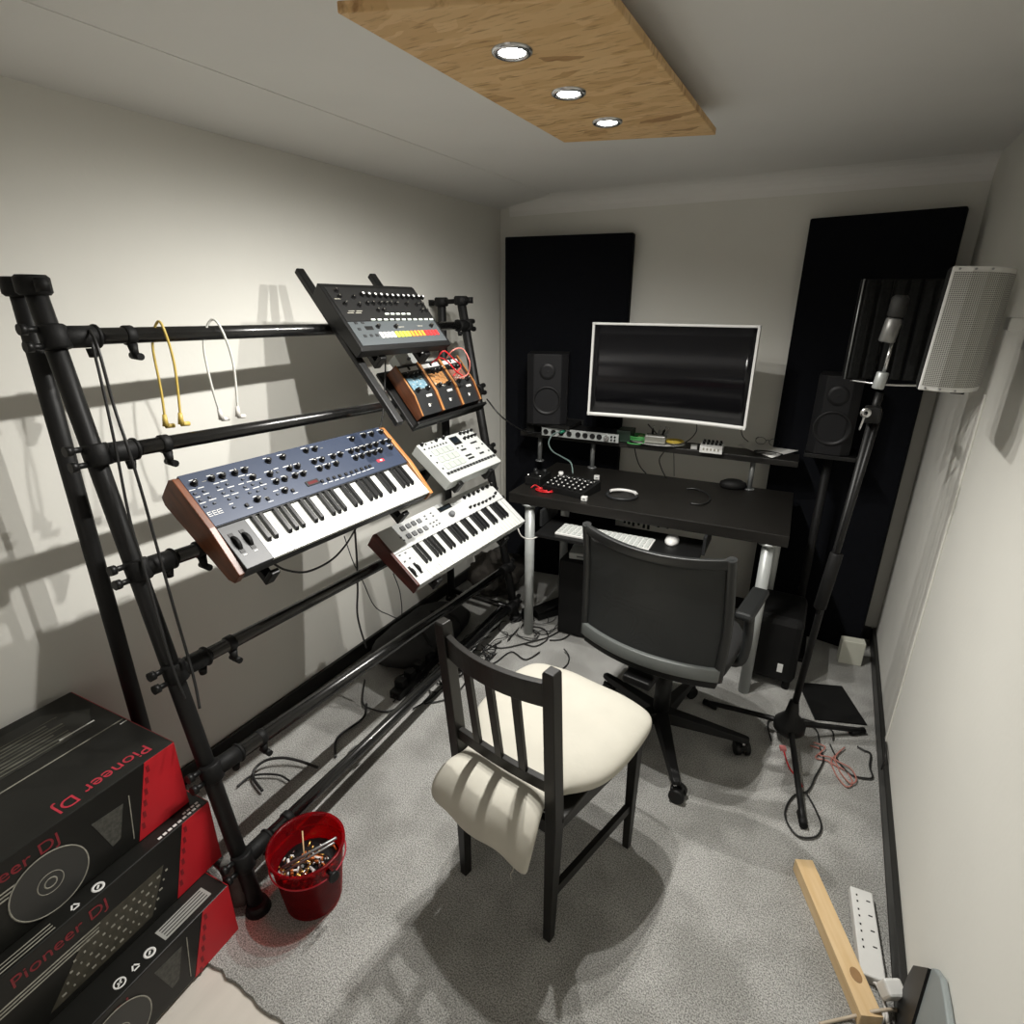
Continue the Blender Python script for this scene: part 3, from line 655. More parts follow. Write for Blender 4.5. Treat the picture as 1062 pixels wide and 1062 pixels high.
mb = MB(TR(-1.30, 2.84, 0, -.05)); mb.prism([(-.13,-.09),(.13,-.09),(.12,.09),(-.12,.09)], .018, M_black, z0=1.016); mb.prism([(-.13,-.085),(-.085,-.085),(-.085,.09),(-.13,.09)], .05, M_foam, z0=.967); mb.prism([(-.12,.108),(.12,.108),(.12,.12),(-.12,.12)], .067, M_foam, z0=.967)
tag(mb.build('speaker_platform'), 'low black platform on the left end of the shelf under the left speaker', 'speaker platform')
speaker(TR(.035, 2.76, 1.03, -.04), .17, .20, .335, 'black studio speaker on a stand to the right of the desk')
ss = thing('speaker_stand', 'black stand holding the right studio speaker between desk and acoustic panel', 'speaker stand', TR(.048, 2.86, 0))
mb = MB(); mb.box((0,0,1.02), (.2,.2,.018), M_black, bev=.002); mb.build('top_plate', ss)
mb = MB(); mb.cyl((0,0,.02), (0,0,1.012), .018, M_rubber); mb.build('pole', ss)
mb = MB(); mb.box((0,0,.01), (.13,.24,.02), M_black, bev=.003); mb.build('base_plate', ss)

# ---------------------------------------------------------------- things on the shelf
SZ = .967
ai = thing('audio_interface', 'silver rack audio interface with round sockets on the left of the shelf', 'audio interface', TR(*(-1.119,2.800,1.006), 0))
ai.matrix_world = TR(-1.125, 2.768, SZ+.001, math.radians(3))
mb = MB(); mb.box((0,.075,.022), (.40,.14,.042), M_black, bev=.002); mb.box((0,.003,.022), (.43,.006,.044), M_silver, bev=.001); mb.build('case', ai)
RX = Matrix.Rotation(PI/2, 4, 'X')
mb = MB(); mb.lathe([(.0145,0),(.0145,.004),(.011,.0045),(.010,.001),(0,.001)], M_black, RX, 20); o = mb.build('socket')
for k, x in enumerate((-.19,-.145,-.10,-.055,-.005,.035,.075,.112)):
    q = o if k == 0 else o.copy()
    if k: C.objects.link(q)
    q.parent = ai; q.location = (x, 0, .022)
mb = MB(); mb.lathe([(.014,0),(.013,.014),(0,.015)], M_chrome, Matrix.Translation((.152,-.001,.022)) @ RX, 20); mb.build('volume_knob', ai)
for x, z in ((.178,.030),(.196,.030),(.178,.013),(.196,.013)):
    mb = MB(); mb.lathe([(.005,0),(.005,.006),(0,.006)], M_black, Matrix.Translation((x,-.001,z)) @ RX, 10); mb.build('button', ai)
mb = MB(TR(-.90, 2.87, SZ, .05)); mb.box((0,0,.031), (.075,.11,.06), mat('dark_green_box', (.012,.03,.018), .5), bev=.003); tag(mb.build('small_box'), 'small dark green box on the shelf between interface and coiled cables', 'box')
# plate with green and yellow leads
pl = thing('plate', 'oval white plate holding coiled leads on the shelf below the monitor', 'plate', TR(-.735, 2.865, SZ))
mb = MB(Matrix.Diagonal((1.35,.72,1,1))); mb.lathe([(0,.003),(.085,.003),(.105,.010),(.107,.012),(.086,.006),(0,.006)][::1], M_mframe, None, 40); mb.build('dish', pl)
M_green = mat('green_cable', (.06,.32,.08), .45); M_yel = mat('yellow_cable', (.62,.46,.06), .45); M_lime = mat('lime_cable', (.5,.6,.25), .45)
def coil(cx, cy, z, r, n, rad, m, sq=1., jit=.2, rise=.004):
    pts = []
    for k in range(n*8):
        a = k/8*2*PI; rr = r*(1+random.uniform(-jit, jit)*.5)
        pts.append((cx+rr*math.cos(a)+random.uniform(-.004,.004), cy+rr*sq*math.sin(a), z+rad+rise*(k/8)+random.uniform(0,.002)))
    return pts
mb = MB(); mb.tube(coil(-.835, 2.865, SZ+.012, .062, 5, .003, None, .8), .003, M_green, 6, sub=3); mb.tube([(-.78,2.85,SZ+.02),(-.80,2.80,SZ+.005),(-.86,2.79,SZ+.005),(-.87,2.83,SZ+.004)], .003, M_green, 6)
tag(mb.build('patch_cable'), 'coiled green lead at the left rim of the white plate', 'cable')
mb = MB(); mb.tube(coil(-.79, 2.88, SZ+.015, .045, 3, .003, None, .8), .0032, M_lime, 6, sub=3)
tag(mb.build('patch_cable'), 'coiled lime-coloured lead on the left of the white plate', 'cable')
mb = MB(); mb.tube(coil(-.645, 2.87, SZ+.014, .042, 3, .003, None, .8), .0032, M_yel, 6, sub=3)
tag(mb.build('patch_cable'), 'coiled yellow lead on the right of the white plate', 'cable')
ct = thing('stereo_splitter', 'small translucent grey connector box among the leads on the white plate', 'connector box', TR(-.735, 2.845, SZ+.012, .1))
mb = MB(); mb.box((0,0,.020), (.105,.06,.040), mat('smoky_plastic', (.25,.25,.22), .25), bev=.006); mb.build('case', ct)
for k, (x, y) in enumerate(((-.02,.01),(.01,.0),(.03,.012),(.045,-.005))):
    mb = MB(); mb.cyl((x, y, .040), (x+.004*k, y, .064), .006, M_grey if k % 2 else M_black); mb.cyl((x+.004*k,y,.062), (x+.004*k+.006,y+.002,.085), .003, M_chrome); mb.build('jack_plug', ct)
mp = thing('mini_mixer', 'small white box with black knobs on the shelf right of the plate', 'mixer', TR(-.455, 2.835, SZ, .05) @ Matrix.Rotation(math.radians(0), 4, 'X'))
mb = MB(); mb.loft([[(x,-.035,0),(x,-.035,.034),(x,.035,.046),(x,.035,0)] for x in (-.052,.052)], M_mframe, smooth=False)
for k in range(5):
    mb.box((-.034+k*.017, -.0355, .018), (.008,.001,.012), M_print)
mb.build('case', mp, bevel=.002)
o = knob_mesh(.0065, .013).build('knob')
pts = [(-.038+k*.019, -.012+.026*j) for k in range(5) for j in range(2)]
for k, (x, y) in enumerate(pts):
    q = o if k == 0 else o.copy()
    if k: C.objects.link(q)
    q.parent = mp; q.location = (x, y, .038+(y+.012)*.17)
mb = MB(TR(-.545, 2.86, SZ, .2)); mb.box((0,0,.008), (.03,.05,.015), M_mframe, bev=.002); tag(mb.build('adapter'), 'little white adapter beside the small white mixer box', 'adapter')
# paper and glasses
pa, pb, pc, pd = [V(p) for p in ((-0.363,3.027,0.969), (-0.185,2.842,0.969), (-0.057,3.106,0.969), (-0.252,3.264,0.969))]
mb = MB(); mb.sheet(lambda u, v: (pa.lerp(pb, u).lerp(pd.lerp(pc, u), v)+V((0,0,.0015+.004*max(0, u*v-.4))), (0,0,1)), 6, 6, .0012, mat('paper', (.75,.75,.72), .7))
tag(mb.build('paper_sheet'), 'white sheet of paper lying on the right end of the shelf', 'paper')
pc_ = (pa+pd)/2
gl = thing('spectacles', 'dark wire spectacles lying on the sheet of paper', 'glasses', TR((pa.x+pc.x)/2-.02, (pa.y+pc.y)/2, .9765, -.1))
for s in (-1, 1):
    mb = MB(); mb.tube([(s*.032+.024*math.cos(a), .004*math.sin(a), .020+.017*math.sin(a)) for a in [k*2*PI/14 for k in range(14)]], .0012, M_black, 6, closed=True, sub=2); mb.build('lens_rim', gl)
    mb = MB(); mb.tube([(s*.058,0,.026),(s*.06,.05,.024),(s*.058,.10,.018),(s*.055,.12,.004)], .0013, M_black, 6); mb.build('temple', gl)
mb = MB(); mb.tube([(-.009,0,.024),(0,-.001,.028),(.009,0,.024)], .0012, M_black, 6); mb.build('bridge', gl)
mb = MB(); mb.tube(coil(-.21, 2.92, SZ, .06, 2, .002, None, .5), .002, M_wire, 6, sub=3); tag(mb.build('thin_cable'), 'thin dark cable coiled behind the paper on the shelf', 'cable')

# ---------------------------------------------------------------- things on the desk
mx = thing('mixer', 'compact black mixer with rows of white-tipped knobs on the left of the desk', 'mixer', TR(*(-1.079,2.548,0.800), .1)) 
mx.matrix_world = TR(-1.025, 2.455, DT, math.radians(-8))
mb = MB(); mb.loft([[(x,-.085,0),(x,-.085,.028),(x,.085,.048),(x,.085,0)] for x in (-.115,.115)], M_black, smooth=False); 
for k in range(6): mb.box((-.09+k*.036, 0, .0385), (.002,.15,.001), M_dgrey)
mb.build('case', mx, bevel=.003)
tl = math.atan2(.020, .17)
mb = MB(); mb.cyl((0,0,0), (0,0,.010), .0075, M_black, r1=.0065, seg=12); mb.cyl((0,0,.010), (0,0,.0115), .0045, M_wprint, seg=10); o = mb.build('knob')
mb = MB(); mb.cyl((0,0,0), (0,0,.004), .008, M_chrome, seg=12); mb.cyl((0,0,.004), (0,0,.0042), .005, M_black, seg=12); o2 = mb.build('socket')
n = 0
for i in range(7):
    for j in range(5):
        x, y = -.095+i*.031, -.066+j*.032
        src = o if j < 4 else o2
        q = src if n == 0 or (j == 4 and i == 0) else src.copy()
        if q not in (o, o2): C.objects.link(q)
        q.parent = mx; q.location = (x, y, .038+y*.118); q.rotation_euler = (tl, 0, 0); n += 1
mb = MB(); mb.cyl((-.10,.06,.044), (-.10,.06,.064), .012, M_mframe, seg=16); mb.build('white_knob', mx)
ub = thing('effects_unit', 'small black unit with shiny switches at the left end of the desk', 'effects unit', TR(-1.228, 2.50, DT, .03))
mb = MB(); mb.box((0,.0,.022), (.085,.14,.044), M_black, bev=.004); mb.build('case', ub)
for x, y in ((-.03,.03),(.02,.035),(.0,-.02)):
    mb = MB(); mb.cyl((x,y,.044), (x,y,.062), .010, M_dgrey, r1=.008, seg=14); mb.build('knob', ub)
for x in (-.035,.03):
    mb = MB(); mb.cyl((x,-.045,.044), (x,-.045,.052), .008, M_chrome, seg=14); mb.build('foot_switch', ub)
M_redc = mat('red_cable', (.55,.015,.02), .4)
mb = MB(); r0 = V((-1.134,2.372,0.790)); mb.tube(coil(r0.x, r0.y, DT, .04, 3, .003, None, .55, .5, .003), .003, M_redc, 6, sub=3); mb.tube([(r0.x-.03,r0.y+.02,DT+.01),(r0.x-.065,r0.y+.03,DT+.016),(r0.x-.075,r0.y+.01,DT+.005)], .003, M_redc, 6)
tag(mb.build('red_cable'), 'bright red cable coiled on the desk in front of the mixer', 'cable')
for p, rz, lb in (((-0.986,2.697,0.800), .3, 'tiny white cube plug beside the mixer on the desk'), ((-0.913,2.348,0.790), .1, 'tiny white cube plug near the front edge of the desk')):
    mb = MB(TR(p[0], p[1], DT, rz)); mb.box((0,0,.010), (.028,.022,.02), M_mframe, bev=.002); mb.box((0,-.0115,.010), (.012,.001,.005), M_grey); tag(mb.build('usb_plug'), lb, 'plug')
st = thing('headphones', 'small dark ring-shaped headphones with a pale band lying on the desk', 'headphones', TR(*(-0.779,2.487,0.790), .2))
st.matrix_world = TR(st.matrix_world.translation.x, st.matrix_world.translation.y, DT, .1)
mb = MB(); mb.tube([(.07*math.cos(a), .066*math.sin(a), .008) for a in [PI*.9+k*PI*1.2/12 for k in range(13)]], .007, M_dgrey, 8, sub=2); mb.build('lower_band', st)
mb = MB(); mb.tube([(.07*math.cos(a), .066*math.sin(a), .012) for a in [PI*.15+k*PI*.7/10 for k in range(11)]], .0075, M_mframe, 8, sub=2); mb.build('pale_band', st)
mb = MB(); mb.tube([(-.02,.086,.006),(.01,.09,.006),(.05,.084,.006)], .004, M_silver, 6); mb.build('slider', st)
mb = MB(); mb.tube([(-0.535,2.743,0.790), (-0.490,2.750,0.795), (-0.422,2.704,0.790), (-0.401,2.619,0.790), (-0.421,2.547,0.790), (-0.470,2.534,0.790)], .0045, M_wire, 6); tag(mb.build('short_cable'), 'short black hooked cable lying in the middle of the desk', 'cable')
p = (-0.342,2.887,0.800); mb = MB(TR(p[0], p[1], DT+.0, .2) @ Matrix.Diagonal((1.2,.8,1,1)))
mb.lathe([(0,0),(.045,.0),(.055,.012),(.050,.030),(.03,.042),(0,.046)], M_rubber, None, 20); tag(mb.build('pouch'), 'black rounded pouch on the desk beside the right shelf pole', 'pouch')
kb = thing('computer_keyboard', 'slim white computer keyboard on the tray under the desk', 'keyboard', TR(-.775, 2.262, .6565, math.radians(2.6)))
mb = MB(); mb.box((0,0,.005), (.43,.125,.010), M_mframe, bev=.002); mb.build('base', kb)
mb = MB(); mb.box((0,0,.001), (.0165,.0165,.003), M_white, bev=.0008); o = mb.build('key'); n = 0
for j in range(5):
    for i in range(18):
        q = o if n == 0 else o.copy()
        if n: C.objects.link(q)
        q.parent = kb; q.location = (-.2+i*.0235, -.046+j*.0235, .0115); n += 1
p = (-0.498,2.366,0.665); mb = MB(TR(p[0], p[1], .6565, .1) @ Matrix.Diagonal((.55,1,1,1))); mb.lathe([(0,0),(.055,0),(.056,.008),(.046,.020),(.02,.027),(0,.028)], M_mframe, None, 24)
tag(mb.build('computer_mouse'), 'white computer mouse on the tray at the right of the keyboard', 'mouse')

# ---------------------------------------------------------------- under the desk
pcb = thing('computer_tower', 'black computer tower standing under the desk behind the office chair', 'computer', TR(-.86, 2.62, 0, .03))
mb = MB(); mb.box((0,0,.22), (.40,.42,.42), M_rubber, bev=.006); mb.build('case', pcb)
for x in (-.17,.17):
    for y in (-.17,.17):
        mb = MB(); mb.cyl((x,y,0), (x,y,.012), .02, M_black); mb.build('foot', pcb)
mb = MB(TR(-.93, 2.52, .4305, .2)); mb.box((0,0,.017), (.2,.14,.034), M_white, bev=.004); mb.box((0,-.0705,.017), (.12,.001,.008), M_pad); tag(mb.build('router_box'), 'flat white box lying on top of the computer tower under the desk', 'box')
sb = thing('subwoofer', 'dark grey subwoofer box on the floor right of the desk leg', 'subwoofer', TR(-.03, 2.60, 0, .0))
mb = MB(); mb.box((0,.0,.20), (.22,.30,.32), M_rubber, bev=.03); mb.build('cabinet', sb)
for x in (-.08,.08):
    for y in (-.11,.11):
        mb = MB(); mb.cyl((x,y,0), (x,y,.045), .016, M_rubber); mb.build('foot', sb)
mb = MB(); mb.box((.045,-.1515,.12), (.022,.002,.042), M_wprint); mb.build('paper_label', sb)

# ---------------------------------------------------------------- office chair
oc = thing('office_chair', 'black mesh-backed office chair on castors pushed up to the desk', 'chair', TR(-.375, 1.915, 0, math.radians(-7)))
mb = MB()
def seatring(z, s): return [((.245*s)*abs(math.cos(a))**.6*math.copysign(1, math.cos(a)), (.235*s)*abs(math.sin(a))**.6*math.copysign(1, math.sin(a))+.0, z) for a in [k*2*PI/28 for k in range(28)]]
mb.loft([seatring(.44,.9), seatring(.445,.99), seatring(.475,1.02), seatring(.50,.98), seatring(.508,.85)], mat('seat_fabric', (.014,.014,.014), .9, bump=.2)); mb.build('seat', oc)
BW, B0, B1 = .245, .50, .945
def back(u, v, grow=0, off=0):
    z = B0+(B1-B0)*v; w = BW*(1.02-.06*abs(v-.4)) + grow
    x = (u-.5)*2*w
    return ((x, -.285+.055*(x/BW)**2-.03*(v-.3)+off-.035*math.sin(v*PI)*-.6, z+.012*(1-(x/BW)**2)*-1*v*1.5), (0,-1,0))
M_mesh = bpy.data.materials.new('chair_mesh'); M_mesh.use_nodes = True
nt = M_mesh.node_tree; b = nt.nodes['Principled BSDF']; b.inputs['Base Color'].default_value = (.02,.022,.022,1); b.inputs['Roughness'].default_value = .6
tcn = nt.nodes.new('ShaderNodeTexCoord'); wv = nt.nodes.new('ShaderNodeTexChecker'); wv.inputs['Scale'].default_value = 900
nt.links.new(tcn.outputs['Object'], wv.inputs['Vector'])
mr = nt.nodes.new('ShaderNodeMapRange'); mr.inputs['To Min'].default_value = .72; mr.inputs['To Max'].default_value = .95
nt.links.new(wv.outputs['Fac'], mr.inputs['Value']); nt.links.new(mr.outputs[0], b.inputs['Alpha'])
mb = MB(); mb.sheet(lambda u, v: back(u, .05+.9*v), 16, 12, .003, M_mesh); mb.build('mesh_back', oc)
M_cf = mat('chair_frame', (.014,.015,.015), .42, var=.1)
for uu in (0, 1):
    mb = MB(); mb.tube([back(uu, v)[0] for v in [k/8 for k in range(9)]], .016, M_cf, 8); mb.build('side_frame', oc)
mb = MB(); mb.sheet(lambda u, v: back(u, .92+.08*v, .008), 18, 2, .022, M_cf); mb.build('top_rail', oc, bevel=.004)
mb = MB(); mb.sheet(lambda u, v: back(u, .0+.105*v, .008, -.004), 18, 2, .026, mat('grey_band', (.13,.14,.135), .4)); o = mb.build('bottom_rail', oc, bevel=.004); o['label'] = 'lighter grey bottom rail of the chair back'
mb = MB(); mb.sheet(lambda u, v: back(.5+(u-.5)*1.0, -.07+.09*v, .0, .012), 18, 2, .03, M_black); mb.build('under_rail', oc, bevel=.005)
for dz in (0, .02, .04):
    mb = MB(); mb.tube([(x, -.225+.04*(x/.2)**2, .645+dz) for x in (-.2,-.12,-.05,.02,.08)], .0045, M_dgrey, 6); mb.build('lumbar_rib', oc)
mb = MB(); mb.box((0,-.19,.43), (.10,.22,.03), M_black, bev=.006); mb.box((0,-.245,.47), (.10,.03,.09), M_black, bev=.006); mb.build('back_bracket', oc)
for s in (-1, 1):
    ar = MB(); ar.tube([(s*.20,.02,.43),(s*.255,.02,.44),(s*.27,.02,.52),(s*.262,.03,.65)], .017, M_cf, 8); a = ar.build('armrest', oc)
    mb = MB(); mb.box((s*.262, .045, .668), (.062,.24,.028), M_cf, bev=.012); mb.build('arm_pad', a)
mb = MB(); mb.cyl((0,0,.10), (0,0,.30), .032, M_black, seg=20); mb.cyl((0,0,.28), (0,0,.43), .022, M_black, seg=16); mb.box((0,0,.425), (.16,.2,.03), M_black, bev=.006); mb.build('gas_column', oc)
for k in range(5):
    a = math.radians(-58)+k*2*PI/5; c, s_ = math.cos(a), math.sin(a)
    mb = MB(Matrix.Rotation(a, 4, 'Z')); mb.loft([[(x, -w, z0),(x, w, z0),(x, w*.7, z1),(x, -w*.7, z1)] for x, w, z0, z1 in ((.02,.035,.085,.13),(.15,.027,.08,.115),(.32,.018,.072,.092),(.335,.014,.072,.088))], M_black, smooth=False)
    lg = mb.build('base_leg', oc, bevel=.003)
    mb = MB(Matrix.Rotation(a, 4, 'Z') @ Matrix.Translation((.318,0,0)) @ Matrix.Rotation(1.1+k*.8, 4, 'Z'))
    mb.cyl((0,0,.03), (0,0,.078), .007, M_chrome)
    for q in (-1, 1): mb.cyl((.012, q*.006, .028), (.012, q*.028, .028), .028, M_black, seg=20, bev=.003)
    mb.box((.008,0,.042), (.045,.03,.022), M_black, bev=.006)
    mb.build('castor', lg)

# ---------------------------------------------------------------- wooden chair
wc = thing('wooden_chair', 'black-brown wooden chair with slatted back standing in the middle of the carpet', 'chair', TR(-.577+.163*.19, 1.014+.986*.19, 0, math.radians(-9.4)))
def leg(xa, ya, xb, yb, z1, w=.03, d=.034, xm=None):
    mb = MB(); st_ = [(0, xa, ya, .72), (.43, (xa+xb)/2 if xm is None else xm[0], (ya+yb)/2 if xm is None else xm[1], 1.05), (z1-.006, xb, yb, .95), (z1, xb, yb, .8)]
    mb.loft([[(x-w/2*s, y-d/2*s, z),(x+w/2*s, y-d/2*s, z),(x+w/2*s, y+d/2*s, z),(x-w/2*s, y+d/2*s, z)] for z, x, y, s in st_], M_chairw, smooth=False)
    return mb.build('leg', wc, bevel=.002)
for s in (-1, 1):
    leg(s*.155, -.195, s*.165, -.235, .905, .032, .036, (s*.160, -.195))
    leg(s*.190, .195, s*.190, .19, .43)
    mb = MB(); mb.loft([[(s*.157-.009, -.18, z),(s*.157+.009, -.18, z),(s*.188+.009, .18, z),(s*.188-.009, .18, z)] for z in (.385,.425)], M_chairw, smooth=False); mb.build('side_rail', wc)
    mb = MB(); mb.loft([[(s*.157-.008, -.18, z),(s*.157+.008, -.18, z),(s*.188+.008, .18, z),(s*.188-.008, .18, z)] for z in (.155,.185)], M_chairw, smooth=False); mb.build('stretcher', wc)
for y, w_, nm in ((-.195,.145,'rear_rail'), (.19,.18,'front_rail')):
    mb = MB(); mb.box((0, y, .405), (2*w_, .018, .04), M_chairw); mb.build(nm, wc)
mb = MB(); mb.box((0, .0, .434), (.36,.37,.014), M_chairw, bev=.003); mb.build('seat_board', wc)
bx = lambda x, z: (-.235+(.885-z)/.455*.04)-.030*(1-(x/.15)**2)*((z-.43)/.455)
mb = MB(); mb.sheet(lambda u, v: (((u-.5)*.30, bx((u-.5)*.30, .80+.07*v), .80+.068*v), (0,-1,0)), 12, 2, .018, M_chairw, smooth=False); mb.build('top_rail', wc, bevel=.002)
mb = MB(); mb.sheet(lambda u, v: (((u-.5)*.30, bx((u-.5)*.30, .545), .53+.034*v), (0,-1,0)), 8, 1, .018, M_chairw, smooth=False); mb.build('lower_rail', wc, bevel=.002)
for x in (-.075, 0, .075):
    mb = MB(); mb.loft([[(x-.011, bx(x,z)-.006, z),(x+.011, bx(x,z)-.006, z),(x+.011, bx(x,z)+.006, z),(x-.011, bx(x,z)+.006, z)] for z in (.56,.64,.72,.805)], M_chairw, smooth=False); mb.build('slat', wc, bevel=.001)
# cushion draped through the back
cu = thing('seat_cushion', 'cream cotton cushion on the wooden chair, its end flopping out behind the back', 'cushion', wc.matrix_world.copy())
st_ = [(.265,.48,.15,.010,0),(.255,.484,.20,.030,0),(.21,.490,.235,.046,0),(.10,.492,.240,.052,0),(.0,.490,.238,.052,0),(-.09,.488,.215,.046,0),(-.15,.484,.152,.034,0),(-.20,.482,.136,.030,0),
       (-.240,.484,.150,.034,.2),(-.275,.472,.158,.036,.5),(-.302,.440,.162,.036,.9),(-.308,.410,.160,.032,1.1),(-.300,.384,.152,.022,1.2),(-.292,.368,.13,.010,1.3)]
rings = []
for i, (y, z, hw, ht, b_) in enumerate(st_):
    a0 = st_[max(0, i-1)]; a1 = st_[min(len(st_)-1, i+1)]
    d = V((0, a1[0]-a0[0], a1[1]-a0[1])).normalized(); nn = V((1,0,0)).cross(d).normalized()
    rg = []
    for k in range(32):
        a = k*2*PI/32; cx = math.copysign(abs(math.cos(a))**.75, math.cos(a)); sx = math.copysign(abs(math.sin(a))**.8, math.sin(a))
        x = hw*cx; wob = .006*math.sin(x*38+i)*(1 if i > 8 else .35)
        P = V((x, y, z))+nn*(ht*sx+wob)
        if i > 8:
            P.z += -.040*b_/1.6*max(0, x/.16)**4 + .012*b_/1.6*max(0,-x/.19); P.x += .008*b_/1.6
        rg.append(P)
    rings.append(rg)
mb = MB(); mb.loft(rings, M_cush)
o = mb.build('cover', cu); md = o.modifiers.new('s', 'SUBSURF'); md.levels = 1; md.render_levels = 2
mb = MB(); mb.tube([(.110,-.298,.355),(.113,-.302,.335),(.106,-.303,.315),(.109,-.304,.30)], .0012, M_cush, 5); mb.build('loose_thread', cu)
# ---------------------------------------------------------------- equipment cartons
def carton(px, py, z, h, L, D, rz, label, top=None, front='deck', strip=None):
    t = thing('cardboard_carton', label, 'box', TR(px, py, z, math.radians(rz)))
    mb = MB(); mb.box((-L/2, D/2, h/2), (L, D, h), M_card, bev=.003)
    FX = lambda x, zz, a=0: Matrix.Translation((x, -.0008, zz)) @ Matrix.Rotation(PI/2, 4, 'X') @ Matrix.Rotation(a, 4, 'Z')
    # red wedge at the right end of the front, wrapped round the end face
    mb.prism([(-.078, h-.001), (-.0005, h-.001), (-.0005, .001), (-.135, .001)], .0012, M_red, Matrix.Rotation(PI/2, 4, 'X'), z0=-.0002)
    mb.box((.0004, D/2, h/2), (.0012, D-.004, h-.002), M_red)
    dk = mat('dark_red_print', (.2,.005,.01), .5)
    for k in range(6): mb.box((-.078-.0095*k*.9+.004, -.0016, h-.022-k*.029), (.007, .0006, .018), dk)
    mb.text('Pioneer DJ', FX(-.37, h-.036), .040, mat('dim_red_print', (.22,.012,.02), .5, var=.3, vscale=60), sx=1.1)
    for k in range(3):
        w = .34-.05*k; mb.box((-.42+.02*k-.05, -.0008, h-.072-k*.009), (w, .0012, .0028), M_print)
    if front == 'deck':
        for r0, r1, m in ((.0,.078,mat('print_dark', (.03,.03,.028), .5)),(.074,.077,M_print),(.024,.026,M_print),(.010,.013,M_print)):
            mb.lathe([(r0,0),(r0,.0012),(r1,.0012),(r1,0)] if r0 else [(0,.0008),(r1,.0008)], m, FX(-.315, .075), 40)
        mb.prism([(-.17,.05),(-.145,.135),(-.215,.140),(-.19,.045)], .0012, mat('print_grey', (.07,.07,.06), .6, var=.5, vscale=120), Matrix.Rotation(PI/2, 4, 'X'))
        mb.prism([(-.145,.02),(-.143,.02),(-.128,.145),(-.130,.145)], .0013, M_print, Matrix.Rotation(PI/2, 4, 'X'))
    else:
        mb.prism([(-.43,.02),(-.20,.02),(-.145,.135),(-.33,.135)], .0010, mat('print_brown', (.055,.05,.035), .55, var=.4, vscale=60), Matrix.Rotation(PI/2, 4, 'X'))
        for a in range(11):
            for b_ in range(5):
                mb.box((-.40+a*.021+b_*.012, -.0014, .035+b_*.020), (random.choice((.006,.004,.009)), .0008, .005), M_print)
    mb.build('carton_body', t)
    def mark(fn):
        mb = MB(); fn(mb); return mb
    if strip:
        mb = MB(); Z = Matrix.Translation((0,0,h+.0004))
        if strip == 'text':
            for k in range(9): mb.box((-.022-k*.0135, .012, h+.0004), (.009, .007, .0008), M_wprint)
            for k in range(4): mb.box((-.018-k*.012, .024, h+.0004), (.008, .006, .0008), M_wprint)
            icons = (-.275, -.325)
        else:
            m3 = MB(); m3.box((-.10, .040, h+.0003), (.13, .040, .0006), mat('silver_label', (.30,.30,.28), .45))
            for k in range(4): m3.box((-.10, .027+k*.009, h+.0009), (.115, .0025, .0006), M_card)
            m3.build('sticker', t)
            icons = (-.20, -.235, -.272)
        for k, x in enumerate(icons):
            y = .020 if strip == 'text' else .028
            if k == 0:
                mb.lathe([(.008,0),(.008,.0008),(.0135,.0008),(.0135,0)], M_wprint, Matrix.Translation((x, y, h)), 24)
                mb.box((x, y, h+.0004), (.010, .004, .0008), M_wprint, Matrix.Rotation(.8, 3, 'Z'))
            elif k == 1:
                for a in range(3):
                    an = a*2*PI/3+PI/2; p = (x+.011*math.cos(an), y+.011*math.sin(an)); q = (x+.011*math.cos(an+2*PI/3), y+.011*math.sin(an+2*PI/3))
                    c = ((p[0]+q[0])/2, (p[1]+q[1])/2, h+.0004); mb.box(c, (.013, .0035, .0008), M_wprint, Matrix.Rotation(math.atan2(q[1]-p[1], q[0]-p[0]), 3, 'Z'))
            else:
                mb.lathe([(.010,0),(.010,.0008),(.0135,.0008),(.0135,0)], M_wprint, Matrix.Translation((x, y, h)), 24); mb.box((x, y, h+.0004), (.018,.003,.0008), M_wprint, Matrix.Rotation(.7, 3, 'Z')); mb.box((x, y, h+.0004), (.010,.003,.0008), M_wprint, Matrix.Rotation(-.6, 3, 'Z'))
        if strip == 'text':
            for k in range(3): mb.box((-.47, .010+k*.009, h+.0004), (.20, .0022, .0008), M_print)
        mb.build('printed_strip', t)
    if top:
        mb = MB()
        mb.text('Pioneer DJ', Matrix.Translation((-.148, .040, h+.0004)) @ Matrix.Rotation(PI+.03, 4, 'Z'), .050, M_redp, sx=1.0)
        mb.build('top_lettering', t)
        mb = MB(); gp = mat('top_graphic', (.2,.2,.16), .5, var=.6, vscale=60, stretch=(.3,4,1))
        mb.prism([(-.52,.25),(-.06,.25),(-.02,.33),(-.10,.42),(-.45,.42)], .0008, mat('top_graphic_dark', (.02,.02,.017), .45), z0=h)
        for k in range(9): mb.box((-.30+.01*(k % 3), .262+k*.014, h+.0010), (.40-.015*(k % 4), .006 if k % 2 else .003, .0006), gp)
        mb.box((-.085, .268, h+.0014), (.085, .005, .0008), M_wprint); mb.box((-.012, .19, h+.0006), (.018,.003,.0008), M_wprint)
        mb.box((-L/2, .205, h+.0006), (L-.01, .004, .0008), M_print)
        mb.build('top_picture', t)
    return t
carton(-1.195, .581, 0, .172, .62, .46, 94, 'black equipment carton with a red end standing on the floor, lowest of the three', front='deck', strip='label')
carton(-1.286, .627, .1735, .205, .62, .46, 94, 'middle carton of the stack, black with white print along its exposed top edge', front='mixer', strip='text')
carton(-1.329, .600, .3800, .203, .62, .46, 93, 'topmost black carton of the stack, red lettering on its top', top=True, front='deck')
mb = MB(); mb.lathe([(.014,0),(.033,0),(.036,.004),(.036,.141),(.033,.145),(.014,.145),(.014,0)], mat('grey_felt', (.16,.155,.145), .9, var=.3, bump=.3), Matrix.Translation((-1.268,.645,.001)), 24)
tag(mb.build('felt_roll'), 'grey felt roll standing between the cartons and the rack foot', 'roll')

